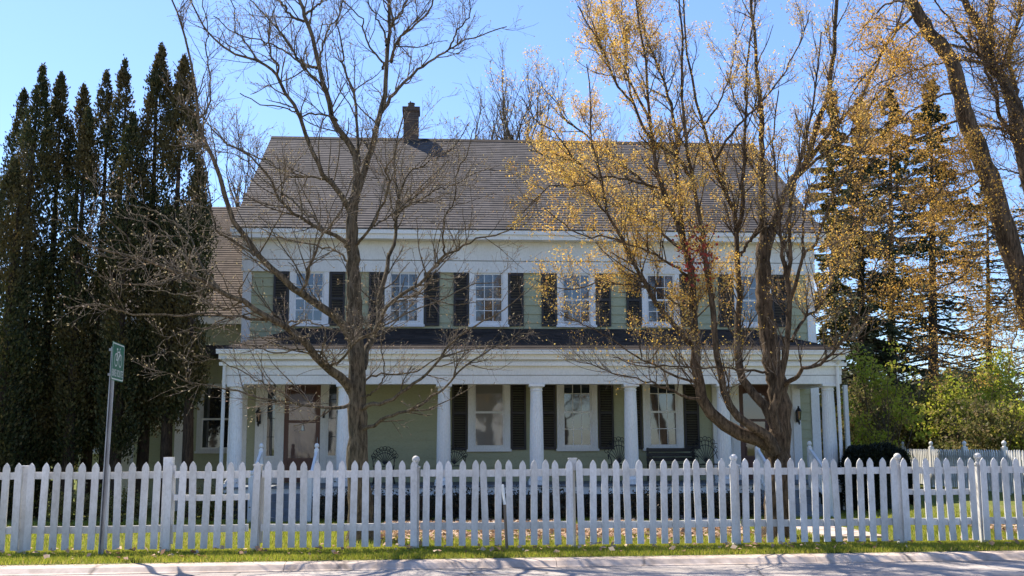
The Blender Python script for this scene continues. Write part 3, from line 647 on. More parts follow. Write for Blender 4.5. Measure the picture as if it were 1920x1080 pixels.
for (p, kind), x in zip(posts, pxs):
    b = MB(); y = FY + .035
    if kind in 'bt': h = .99 if kind == 'b' else 1.14
    else: h = 1.03
    hw = .046 if kind != 't' else .055
    if kind == 'm':
        b.lathe([(.032, -.2), (.032, .95)], x, y, 14); b.box(x - .048, x + .048, y - .048, y + .048, .95, 1.09); b.box(x - .055, x + .055, y - .055, y + .055, 1.091, 1.105)
    else:
        b.box(x - hw, x + hw, y - hw, y + hw, -.2, h)
        if kind == 'b':
            b.box(x - hw - .012, x + hw + .012, y - hw - .012, y + hw + .012, h + .001, h + .02)
        elif kind == 'p': b.box(x - hw - .01, x + hw + .01, y - hw - .01, y + hw + .01, h + .001, h + .018)
        if kind in 'pt' and p < 500: b.box(x + hw + .001, x + hw + .03, y - .02, y + .02, .1, h - .1)
    po = b.build('post', M['fence'], fence)
    if kind == 'b':
        b = MB(); b.lathe([(.045, h + .021), (.03, h + .035), (.026, h + .05), (.04, h + .062)] + [(max(.004, .048 * math.cos(a)), h + .105 + .048 * math.sin(a)) for a in np.linspace(-1.05, 1.5, 9)], x, y, 16)
        b.build('ball_finial', M['fence'], po, smooth=True)
# rear fence running off behind the gate on the right
A = Vector((XX(1694, 33.0, 880), 33.0, 0)); B = Vector((XX(1990, 22.5, 880), 22.5, 0)); dv = (B - A); L = dv.length; dv.normalize(); ang = math.atan2(dv.y, dv.x)
rear = empty('picket_fence', (A.x, A.y, 0), 'distant white picket fence running across the side yard behind the right gate', 'fence')
n = int(L / .15)
for k in range(n + 1):
    p = A + dv * (k * .15); o = bpy.data.objects.new('picket', random.choice(pm)); COL.objects.link(o); o.parent = rear; o.location = p - A + Vector((0, 0, .06)); o.rotation_euler = (0, random.gauss(0, .01), ang)
for z in (.9, .3): b = MB(); b.bar(A + Vector((.03, .045, z)), B + Vector((.03, .045, z)), .03, .085); b.build('rail', M['fence'], rear)
for k in range(0, n + 2, 17):
    p = A + dv * (k * .15 + .07) + Vector((.04, .1, 0)); b = MB(); b.box(p.x - .06, p.x + .06, p.y - .06, p.y + .06, -.1, 1.17); po = b.build('post', M['fence'], rear)
    b = MB(); b.lathe([(.05, 1.171), (.03, 1.2), (.05, 1.23), (.06, 1.27), (.04, 1.31), (.01, 1.33)], p.x, p.y, 12); b.build('ball_finial', M['fence'], po)

# ================================================================== BIKE ROUTE SIGN
SYc = 13.02; sx0 = XX(189, SYc, 1026)
sign = empty('bike_route_sign', (sx0, SYc, 0), 'green bike route sign on a tall galvanised post in the grass before the fence', 'street sign')
b = MB(); lean = .035
ztop = ZZ(650, SYc, 205); x0, x1 = sx0, sx0 + lean
prof = [(-.03, -.012), (-.018, -.016), (-.012, .016), (.012, .016), (.018, -.016), (.03, -.012), (.03, -.004), (.022, -.008), (.017, .022), (-.017, .022), (-.022, -.008), (-.03, -.004)]
m = len(prof); b.add([(x0 + a, SYc + c_, -.3) for a, c_ in prof] + [(x1 + a, SYc + c_, ztop) for a, c_ in prof], [tuple(range(m)), tuple(range(2 * m - 1, m - 1, -1))] + [(i, (i + 1) % m, m + (i + 1) % m, m + i) for i in range(m)])
b.build('post', M['steel'], sign)
zc_ = ZZ(679, SYc, 216); plx = x1 + .055; phi = R(93.5); U = Vector((math.cos(phi), math.sin(phi), 0)); Nn = Vector((math.sin(phi), -math.cos(phi), 0)); Cc = Vector((plx, SYc, zc_))
def on_plate(u, v, d): return Cc + U * u + Vector((0, 0, v)) + Nn * d
def rrect(w, h, r, k=5):
    pts = []
    for cx_, cz_, a0 in ((w - r, h - r, 0), (-w + r, h - r, 90), (-w + r, -h + r, 180), (w - r, -h + r, 270)):
        for i in range(k + 1): a = R(a0 + 90 * i / k); pts.append((cx_ + r * math.cos(a), cz_ + r * math.sin(a)))
    return pts
def plate(name, pts, d0, d1, mat, par):
    q = MB(); n_ = len(pts); q.add([on_plate(u, v, d1) for u, v in pts] + [on_plate(u, v, d0) for u, v in pts], [tuple(range(n_)), tuple(range(2 * n_ - 1, n_ - 1, -1))] + [(i, n_ + i, n_ + (i + 1) % n_, (i + 1) % n_) for i in range(n_)]); return q.build(name, mat, par)
pl = plate('sign_plate', rrect(.305, .2286, .04), -.003, 0, M['signgreen'], sign)
q = MB(); oo = rrect(.295, .218, .034); ii = rrect(.281, .204, .024); n_ = len(oo)
q.add([on_plate(u, v, .0012) for u, v in oo + ii], [(i, (i + 1) % n_, n_ + (i + 1) % n_, n_ + i) for i in range(n_)]); q.build('sign_border', M['signwhite'], pl)
q = MB()
def ring(cu, cv, r, t):
    k = 28; q.add([on_plate(cu + rr * math.cos(2 * math.pi * i / k), cv + rr * math.sin(2 * math.pi * i / k), .0014) for rr in (r + t, r - t) for i in range(k)], [(i, (i + 1) % k, k + (i + 1) % k, k + i) for i in range(k)])
def seg(a, b_, t=.008):
    a = Vector(a); b_ = Vector(b_); d = (b_ - a).normalized(); nn = Vector((-d.y, d.x)) * t
    q.add([on_plate(*(a - nn), .0017), on_plate(*(b_ - nn), .0017), on_plate(*(b_ + nn), .0017), on_plate(*(a + nn), .0017)], [(0, 1, 2, 3)])
wl, wr = (-.105, .02), (.105, .02); ring(*wl, .074, .008); ring(*wr, .074, .008)
seg(wl, (-.05, .115)); seg((-.05, .115), (.065, .125)); seg((.065, .125), (-.015, .02)); seg((-.015, .02), (-.05, .115)); seg(wl, (-.015, .02)); seg(wr, (.055, .165)); seg((.055, .165), (.095, .165)); seg((-.05, .115), (-.06, .15)); seg((-.09, .152), (-.03, .152), .01)
q.build('bicycle_symbol', M['signwhite'], pl)
tc = bpy.data.curves.new('legend', 'FONT'); tc.body = 'BIKE ROUTE'; tc.size = .118; tc.align_x = 'CENTER'; tc.align_y = 'CENTER'; tc.offset = .0018; tc.space_character = 1.02
to = bpy.data.objects.new('legend', tc); COL.objects.link(to); bpy.context.view_layer.update()
me = bpy.data.meshes.new_from_object(to.evaluated_get(bpy.context.evaluated_depsgraph_get())); bpy.data.objects.remove(to)
wmax = max(v.co.x for v in me.vertices)
for v in me.vertices:
    p = on_plate(v.co.x * .262 / wmax, v.co.y - .142, .0016) - org(sign); v.co = p
me.name = 'legend'; link('legend', me, M['signwhite'], pl)
b = MB()
for z in (zc_ + .15, zc_ - .15): b.box(x1 - .05, plx - .004, SYc - .03, SYc + .045, z - .015, z + .015)
b.build('bracket', M['steel'], sign)
# leaning marker stake
x = XX(951, 13.1, 1020); xt = XX(942, 13.1, 905)
c = empty('marker_stake', (x, 13.1, 0), 'thin dark leaning stake with a white tip standing in front of the pickets', 'stake')
b = MB(); b.bar((x, 13.12, -.05), (x - .03, 13.1, .55), .035, .018); b.build('stake', M['wood'], c)
b = MB(); b.bar((x - .03, 13.098, .551), (xt, 13.09, .79), .05, .02); b.build('white_tip', M['signwhite'], c)
# ================================================================== TREES
def z3(ox, oy, pts, k=3.6): return [(ox + x / k, oy + y / k) for x, y in pts]
def build_tree(name, loc, label, cat, group, Y0, trunk, limbs, bark, leafmat, leafname, lv, leaf, thin=None, twig='twig'):
    """trunk / limbs traced as paths; lv = branching levels; leaf = dict of leaf settings"""
    root = empty(name, loc, label, cat, group)
    TP, TR = limbs3d(trunk, Y0, 40)
    # flare and irregular girth of the trunk
    for a in range(len(TP)):
        if TP[a, 0, 2] < .6: TR[a] *= 1 + .45 * np.exp(-(TP[a, :, 2] + .1) / .22).clip(0, 2.0)
        TR[a] *= 1 + .05 * np.sin(np.arange(TR.shape[1]) * 1.7)
    V, Fq = tubes(TP, TR, 22)
    # ridged bark: push alternate verts
    ctr = np.repeat(TP.reshape(-1, 3), 22, 0); dd = V - ctr; ph = np.tile(np.arange(22), len(V) // 22)
    V = ctr + dd * (1 + .05 * np.sin(ph * 2.9 + V[:, 2] * 2.3) + .03 * rng.normal(size=len(V)))[:, None]
    npmesh('trunk', V, Fq, bark, root, smooth=True)
    LP, LR = limbs3d(limbs, Y0, 24)
    parts = [tubes(LP, LR, 9)]; tips = []
    # side growth: level 1 on limbs
    P, Rr = LP, LR; last = None
    for k, s in enumerate(lv):
        pos, d, ln, r = spawn(P, Rr, s['dens'], s['t0'], s['lmin'], s['lmax'], s['ang'], s['trop'], s.get('rf', .6), s['rmax'], s.get('fall', .5), s.get('relen'))
        if k == 0 and thin is not None: kp = thin(pos); pos, d, ln, r = pos[kp], d[kp], ln[kp], r[kp]
        if s.get('flat'): d[:, 1] *= s['flat']
        if k > 0 and s.get('also'): pass
        Pn, Rn = shoots(pos, d, ln, np.maximum(r, s['rmin']), s['K'], s['wob'], s['up'], s.get('rend', .4))
        parts.append(tubes(Pn, Rn, s['sides']))
        tips.append((Pn, Rn)); P, Rr = (np.concatenate([Pn]), Rn)
        if k == 0 and len(lv) > 1:      # fine twigs also straight from limb tips
            extra = LP[:, 12:], LR[:, 12:]
    o = npmesh('branches', *merge(parts[:2]), bark, root, smooth=True)
    npmesh('twigs', *merge(parts[2:]), M[twig], root, smooth=True)
    # leaves / buds at the ends of the last two levels
    C = []; D = []
    for (Pn, Rn), per in zip(tips[-leaf.get('levels', 1):], leaf['per'][-leaf.get('levels', 1):]):
        for q in range(per):
            t = rng.random(len(Pn)) ** leaf.get('tipbias', .5) * (Pn.shape[1] - 1); i = np.minimum(t.astype(int), Pn.shape[1] - 2); f = (t - i)[:, None]; a = np.arange(len(Pn))
            C.append(Pn[a, i] * (1 - f) + Pn[a, i + 1] * f); D.append(Pn[a, i + 1] - Pn[a, i])
    C = np.concatenate(C); D = nrm(np.concatenate(D))
    if leaf.get('mask'):
        k = leafmask(C, leaf['mask'][0], leaf['mask'][1], leaf['mask'][2]) | (rng.random(len(C)) < leaf.get('keep', .15)); C, D = C[k], D[k]
    if leaf.get('fn'): k = leaf['fn'](C); C, D = C[k], D[k]
    n = len(C); C = C + rng.normal(size=(n, 3)) * leaf['spread']; sz = leaf['size'] * rng.uniform(.5, 1.35, n)
    V, Fq = quads(C, D * leaf.get('along', .5) + rdir(n), rdir(n), sz, sz * leaf.get('aspect', .6))
    npmesh(leafname, V, Fq, leafmat, root)
    print(name, 'twigs', [len(t[0]) for t in tips], 'leaves', n)
    return root
def L(ang, trop, up, **k): k.update(ang=ang, trop=trop, up=up); return k

# ---------- the bare maple, left of centre
Y1 = 14.6
trunk1 = [([(679, 1026), (676, 960), (673, 880), (670, 800), (670, 740), (668, 680), (666, 620), (663, 560), (662, 500), (660, 450), (661, 400), (662, 370)], 24, 9.5, 0, 0)]
t1 = [
 ([(661, 385), (667, 330), (667, 289), (650, 262), (633, 239), (617, 194), (607, 150), (594, 111), (586, 69), (571, 30), (562, 0), (550, -60), (540, -140)], 9, 3, 0, -.5),
 ([(663, 380), (680, 330), (694, 285), (700, 264), (714, 208), (722, 153), (726, 97), (732, 42), (728, 0), (735, -80), (738, -160)], 9.5, 2.5, 0, .4),
 ([(712, 215), (733, 183), (755, 158), (783, 133), (814, 111), (842, 92), (864, 80), (900, 67), (950, 50)], 5, 1.2, .3, 1.0),
 ([(842, 92), (858, 58), (880, 28), (882, 0), (890, -50)], 2.5, 1, .7, 1.0),
 ([(732, 118), (739, 97), (744, 80), (764, 58), (794, 33), (814, 0), (830, -50)], 4, 1.5, 0, -.5),
 ([(733, 50), (744, 33), (760, 5), (775, -40)], 3, 1.5, 0, -.8),
 ([(718, 130), (717, 114), (694, 89), (681, 55), (678, 36), (644, 0), (620, -30)], 3, 1, 0, -.8),
 ([(724, 85), (722, 64), (703, 28), (689, 0), (680, -40)], 3, 1.2, 0, .6),
 ([(594, 128), (575, 122), (556, 108), (533, 67), (500, 30), (470, 0), (450, -40)], 4, 1.2, -.2, .8),
 ([(605, 164), (580, 138), (560, 118), (530, 92), (500, 80), (440, 60), (400, 30)], 3, 1, -.2, -1.0),
 ([(573, 40), (550, 32), (530, 8), (500, -15)], 3.5, 2, 0, -.6),
 ([(574, 26), (586, 17), (603, 0), (620, -40)], 3, 2, 0, .5),
 ([(598, 115), (603, 92), (614, 58), (637, 28), (643, 0), (650, -40)], 2.8, 1.2, 0, .8),
 ([(632, 226), (619, 219), (592, 214), (564, 215), (530, 200), (490, 195), (450, 175)], 2.8, 1, -.2, -1.2),
 ([(658, 400), (646, 376), (622, 344), (606, 328), (594, 300), (572, 250), (556, 208), (536, 172), (521, 144), (504, 130), (482, 114), (449, 105), (415, 86), (388, 55), (365, 20), (345, -20)], 7, 1.3, 0, -1.5),
 ([(482, 114), (471, 94), (452, 72), (440, 53), (440, 22), (430, -10)], 2.5, 1, -1, -.5),
 ([(521, 144), (521, 122), (507, 103), (505, 70), (506, 36), (515, 14), (500, -20)], 2.5, 1, -.8, -1.4),
 ([(674, 310), (672, 264), (668, 205), (658, 155), (643, 125), (646, 103), (633, 55), (636, 28), (645, -10)], 4.2, 1.3, .2, 1.2),
 ([(662, 640), (637, 598), (611, 583), (583, 564), (555, 546), (528, 519), (500, 494), (464, 451), (435, 403), (415, 345), (399, 294), (385, 261), (371, 228), (368, 190), (360, 130), (345, 60), (320, 0), (310, -40)], 11, 1.2, 0, -1.8),
 ([(371, 228), (388, 208), (393, 180), (394, 133), (386, 92), (389, 55), (380, 0)], 2.6, 1, -1.2, -.4),
 ([(555, 546), (567, 544), (578, 506), (592, 472), (605, 439), (614, 430), (640, 395), (660, 340), (690, 290)], 4, 1, -.5, -1.3),
 ([(650, 462), (647, 455), (617, 436), (597, 428), (569, 411), (550, 400), (528, 380), (517, 364), (500, 328), (478, 300), (450, 280), (425, 268), (395, 240), (370, 200)], 5.5, 1, 0, -1.8),
 ([(608, 432), (583, 408), (556, 383), (528, 361), (500, 342), (470, 310), (440, 290), (405, 285)], 2.6, 1, -.3, .8),
 ([(622, 337), (594, 333), (564, 333), (533, 328), (508, 305), (475, 290), (430, 270), (395, 235), (350, 215)], 3, 1, -.2, 1.0),
 ([(490, 483), (475, 477), (435, 451), (405, 429), (394, 377), (388, 330), (375, 290)], 3.5, 1, -.6, -1.6),
 ([(652, 490), (628, 469), (603, 464), (556, 451), (520, 445), (480, 425), (440, 430)], 2.6, 1, 0, .9),
 ([(668, 458), (672, 454), (694, 430), (711, 397), (722, 369), (728, 336), (722, 317), (736, 300), (752, 262), (780, 230)], 4, 1, 0, -1.2),
 ([(702, 424), (730, 405), (744, 395), (775, 370), (800, 350), (840, 300)], 2.2, .9, -.3, .6),
 ([(680, 690), (686, 660), (694, 641), (711, 600), (711, 560), (722, 517), (730, 478), (741, 439), (744, 408), (750, 369), (742, 336), (739, 300), (748, 250), (770, 190)], 9, 1.4, 0, 1.6),
 ([(744, 408), (758, 389), (792, 372), (819, 355), (853, 347), (900, 320), (940, 320)], 2.6, .9, .8, 1.5),
 ([(748, 378), (764, 325), (789, 314), (811, 300), (850, 275), (880, 230)], 2.6, 1, .9, .2),
 ([(742, 432), (736, 394), (728, 342), (715, 320), (700, 270)], 2, .9, .8, .2),
 ([(700, 640), (719, 585), (750, 553), (789, 530), (811, 503), (833, 478), (864, 464), (889, 447), (930, 440), (960, 428), (990, 400)], 5, 1, .3, -1.2),
 ([(834, 477), (831, 455), (833, 411), (850, 378), (858, 322), (875, 290), (890, 240)], 2.6, .9, -.4, -1.2),
 ([(661, 735), (644, 711), (622, 692), (597, 678), (580, 653), (558, 628), (530, 612), (490, 588), (453, 566), (416, 547), (379, 525), (342, 514), (298, 499), (268, 484), (213, 473), (165, 460), (140, 440)], 12, 1.2, 0, -2.8),
 ([(500, 602), (470, 598), (435, 592), (379, 588), (327, 592), (268, 590), (216, 581), (180, 570), (139, 575)], 3.5, 1, -1, -2.2),
 ([(440, 596), (416, 599), (387, 616), (357, 616), (320, 633), (294, 651)], 2, .8, -1.2, -1.8),
 ([(379, 525), (365, 505), (357, 488), (330, 460), (305, 433), (276, 410), (250, 400), (238, 385)], 2.6, .9, -1.7, -1.0),
 ([(298, 499), (268, 484), (242, 455), (216, 421), (190, 403), (160, 390)], 2.2, .8, -2, -2.8),
 ([(416, 547), (380, 500), (360, 450), (330, 420), (290, 395), (240, 385)], 3, .9, -1.4, -.6),
 ([(342, 514), (310, 530), (270, 535), (230, 530), (185, 515)], 2.2, .8, -2.2, -3.0),
 ([(453, 566), (420, 580), (370, 560), (320, 550), (270, 545)], 2.4, .8, -1.4, -.4),
 ([(654, 760), (630, 765), (611, 765), (578, 761), (553, 756), (528, 751), (500, 750), (450, 735), (400, 725), (350, 715), (318, 700)], 4.2, 1, -.2, -1.8),
 ([(553, 756), (530, 735), (510, 728), (480, 712), (440, 690), (400, 672), (360, 668)], 2, .8, -.7, -1.2),
 ([(684, 803), (692, 799), (719, 786), (742, 775), (772, 769), (800, 753), (822, 736), (847, 714), (869, 689), (900, 667), (930, 650), (970, 625)], 4.8, 1, -.1, -1.8),
 ([(680, 765), (689, 760), (717, 756), (744, 742), (772, 722), (800, 703), (828, 672), (844, 644), (867, 625), (900, 606), (940, 585), (985, 545)], 5.2, 1, -.1, -2.2),
 ([(676, 716), (686, 712), (706, 704), (742, 704), (781, 694), (822, 672), (860, 662), (920, 650), (960, 655)], 3, .9, 0, 1.2),
 ([(676, 745), (690, 742), (706, 731), (719, 711), (717, 680), (714, 650), (725, 620)], 2.4, .9, -.1, -1.0),
 ([(614, 688), (625, 682), (642, 672), (667, 642), (695, 626), (722, 611), (760, 590), (830, 560), (880, 535), (930, 530)], 3.5, .9, -.3, -2.0),
 ([(530, 612), (560, 600), (600, 610), (640, 620), (700, 600)], 2.4, .9, -.5, -1.6),
 ([(622, 692), (600, 660), (560, 655), (520, 660), (470, 650), (430, 640)], 2.6, .9, -.4, -1.4)]
lv1 = [dict(dens=5.5, t0=.12, lmin=.35, lmax=1.25, ang=(30, 62), trop=.15, rmax=.012, rmin=.0032, K=7, wob=.14, up=.06, sides=5, rf=.55),
       dict(dens=9, t0=.08, lmin=.15, lmax=.55, ang=(30, 60), trop=.12, rmax=.005, rmin=.0022, K=5, wob=.13, up=.06, sides=3, rend=.7),
       dict(dens=10.0, t0=.1, lmin=.06, lmax=.24, ang=(30, 60), trop=.12, rmax=.003, rmin=.0019, K=3, wob=.12, up=.05, sides=3, rend=.8)]
loc1 = (XX(679, Y1, 1020), Y1, 0)
build_tree('maple_tree', loc1, 'nearly bare maple with spreading limbs behind the fence in front of the left door', 'tree', None, Y1, trunk1, t1, M['bark'], M['bud'], 'buds', lv1,
           dict(levels=2, per=[1, 1, 1], tipbias=.15, spread=.004, size=.028, aspect=.5, along=1.5),
           thin=lambda P: rng.random(len(P)) < np.where((P[:, 2] < 4.3) & (P[:, 0] < XX(560, Y1, 500)), .55, 1.0))

# ---------- the many stemmed golden maple, right of centre
Y2 = 14.4
trunk2 = [([(1457, 1022), (1459, 960), (1460, 900), (1462, 850), (1463, 800), (1461, 750), (1455, 710), (1448, 670), (1440, 620), (1434, 578), (1431, 530), (1432, 480), (1434, 445)], 27, 13, 0, .1)]
t2 = [
 ([(1433, 450), (1430, 400), (1429, 340), (1428, 300), (1428, 250), (1426, 200), (1420, 150), (1416, 90), (1410, 20), (1405, -60)], 11, 2.5, .1, .3),
 ([(1434, 470), (1450, 419), (1467, 378), (1480, 350), (1494, 328), (1511, 305), (1522, 270), (1533, 233), (1553, 180), (1561, 111), (1568, 28), (1572, -60)], 13, 4, .1, .2),
 ([(1511, 305), (1545, 260), (1580, 220), (1610, 190), (1640, 130), (1670, 70), (1690, 20), (1700, -40)], 6, 1.2, .2, -1.2),
 ([(1480, 350), (1530, 300), (1580, 265), (1620, 220), (1650, 170), (1700, 140)], 5, 1, .2, -1.0),
 ([(1450, 850), (1439, 832), (1406, 819), (1367, 803), (1339, 778), (1317, 747), (1308, 711), (1304, 669), (1303, 628), (1300, 578), (1294, 522), (1286, 472), (1275, 425), (1256, 392), (1242, 356), (1233, 328), (1228, 300), (1217, 222), (1214, 139), (1200, 69), (1190, -20)], 19, 1.5, -.1, -.9),
 ([(1281, 450), (1275, 383), (1269, 328), (1267, 264), (1256, 194), (1244, 153), (1217, 83), (1200, 20), (1190, -40)], 7, 1.3, -.5, .6),
 ([(1318, 748), (1283, 742), (1256, 731), (1228, 719), (1200, 711), (1150, 700), (1100, 680)], 3.4, .9, -.3, -1.6),
 ([(1304, 650), (1289, 636), (1264, 608), (1233, 572), (1211, 536), (1196, 511), (1177, 472), (1154, 425), (1140, 400), (1128, 340), (1110, 270), (1108, 200), (1100, 120)], 7.5, 1.1, -.3, -1.4),
 ([(1300, 716), (1264, 705), (1228, 686), (1200, 672), (1154, 642), (1115, 617), (1079, 600), (1050, 585)], 3, .8, -.3, -2.0),
 ([(1284, 468), (1256, 450), (1233, 425), (1214, 417), (1190, 400), (1160, 388), (1120, 370), (1060, 330), (1020, 290), (990, 280)], 4, 1, -.5, .8),
 ([(1290, 520), (1271, 505), (1240, 485), (1218, 472), (1182, 458), (1138, 444), (1093, 444), (1060, 420), (1020, 390)], 3.6, .9, -.4, -1.8),
 ([(1298, 590), (1265, 569), (1224, 539), (1190, 536), (1154, 533), (1115, 530), (1085, 541), (1040, 539), (1005, 525)], 3, .8, -.4, -1.2),
 ([(1450, 835), (1435, 812), (1417, 806), (1389, 786), (1367, 761), (1356, 725), (1347, 683), (1342, 628), (1336, 583), (1331, 536), (1322, 494), (1317, 439), (1308, 383), (1300, 336), (1289, 306), (1283, 236), (1280, 167), (1281, 97), (1275, 28), (1270, -50)], 12, 1.6, -.3, -.9),
 ([(1300, 336), (1262, 290), (1213, 250), (1186, 194), (1158, 161), (1144, 125), (1124, 83), (1102, 42), (1083, 12)], 4.5, 1, -.5, -1.8),
 ([(1186, 194), (1174, 111), (1165, 30), (1160, -30)], 2.5, 1, -1, -.4),
 ([(1256, 392), (1215, 350), (1170, 310), (1108, 261), (1061, 225), (1044, 194), (1019, 167), (1005, 140)], 4, .9, -.4, .9),
 ([(1455, 800), (1442, 772), (1428, 755), (1417, 742), (1394, 711), (1383, 675), (1382, 642), (1385, 600), (1389, 550), (1383, 494), (1381, 439), (1378, 397), (1367, 378), (1356, 342), (1339, 300), (1319, 236), (1306, 181), (1292, 125), (1285, 60), (1280, -40)], 13, 1.8, -.3, .3),
 ([(1381, 425), (1392, 397), (1394, 342), (1395, 300), (1397, 250), (1399, 194), (1400, 130), (1410, 50), (1420, -40)], 6, 1.4, 0, -.9),
 ([(1389, 480), (1406, 450), (1417, 439), (1430, 420)], 4, 3, 0, 0),
 ([(1458, 810), (1447, 775), (1456, 744), (1464, 711), (1472, 669), (1478, 628), (1481, 578), (1478, 522), (1481, 494), (1481, 439), (1483, 383), (1500, 300), (1520, 220), (1530, 140), (1540, 60)], 11, 1.3, -.3, -1.2),
 ([(1478, 522), (1467, 478), (1464, 425), (1461, 383), (1455, 320), (1450, 250), (1460, 170)], 5, 1.2, -.7, -1.4),
 ([(1481, 562), (1492, 530), (1506, 483), (1528, 458), (1542, 425), (1560, 370), (1600, 300), (1630, 260)], 5, 1, -.7, -2.0),
 ([(1506, 483), (1506, 411), (1511, 383), (1530, 330), (1560, 280)], 3.2, 1, -.9, -.2),
 ([(1465, 728), (1478, 717), (1494, 705), (1508, 689), (1533, 686), (1561, 661), (1583, 636), (1600, 611), (1620, 560), (1640, 500), (1670, 450)], 6.5, 1, 0, -1.8),
 ([(1485, 640), (1506, 598), (1533, 578), (1558, 530), (1572, 494), (1600, 440), (1640, 400)], 4, 1, -.4, 1.0),
 ([(1440, 700), (1430, 697), (1394, 694), (1367, 689), (1311, 689), (1256, 686), (1200, 686), (1150, 670)], 3.4, .8, -.1, -1.6),
 ([(1339, 300), (1380, 240), (1420, 200), (1470, 140), (1500, 80), (1520, 20)], 3.5, 1, -.2, -1.2),
 ([(1319, 236), (1345, 200), (1370, 140), (1380, 80), (1400, 20)], 3, 1, 0, .8),
 ([(1242, 356), (1190, 340), (1130, 330), (1080, 350), (1030, 350), (980, 400)], 3, .9, -.5, -1.9),
 ([(1217, 222), (1180, 150), (1150, 90), (1130, 20), (1120, -40)], 3.4, 1.1, -.6, .6),
 ([(1128, 340), (1080, 300), (1040, 250), (1000, 220), (975, 180)], 2.4, .8, -1.1, -1.8)]
lv2 = [dict(dens=7.0, t0=.18, lmin=.3, lmax=1.1, ang=(28, 55), trop=.2, rmax=.011, rmin=.0032, K=7, wob=.11, up=.09, sides=5, rf=.55),
       dict(dens=11, t0=.08, lmin=.14, lmax=.5, ang=(28, 55), trop=.2, rmax=.0045, rmin=.0021, K=5, wob=.11, up=.10, sides=3, rend=.7),
       dict(dens=12.0, t0=.1, lmin=.06, lmax=.22, ang=(28, 55), trop=.15, rmax=.0028, rmin=.0018, K=3, wob=.15, up=.08, sides=3, rend=.8)]
def fn2(C):
    """golden young leaves sit thickest on the left and lower outer crown, thin out on the inner low limbs"""
    z = C[:, 2]; x = C[:, 0]
    xl, xr = XX(1080, Y2), XX(1400, Y2)
    p = np.where(x < xr, .95, .62); p = p * sstep(2.3, 3.5, z) * (.35 + .65 * (1 - sstep(XX(1330, Y2), XX(1480, Y2), x) * .6)) + .05
    return rng.random(len(C)) < p
loc2 = (XX(1458, Y2, 1018), Y2, 0)
gm = build_tree('maple_tree', loc2, 'many stemmed maple with golden young leaves behind the fence in front of the right door', 'tree', None, Y2, trunk2, t2, M['bark2'], M['gold'], 'leaves', lv2,
           dict(levels=2, per=[1, 6, 13], tipbias=.3, spread=.036, size=.0245, aspect=.7, along=.2, mask=(1.5, 5, -.5), keep=.25, fn=fn2))
C = np.array(P3(1311, 478, Y2 - .8)) + rng.normal(size=(260, 3)) * [.13, .15, .17]; V, Fq = rough_leaves(C, .05); o = npmesh('red_leaf_cluster', V, Fq, M['redleaf'], gm); o['label'] = 'dark red clump of dead leaves hanging in the golden maple'; o['kind'] = 'stuff'

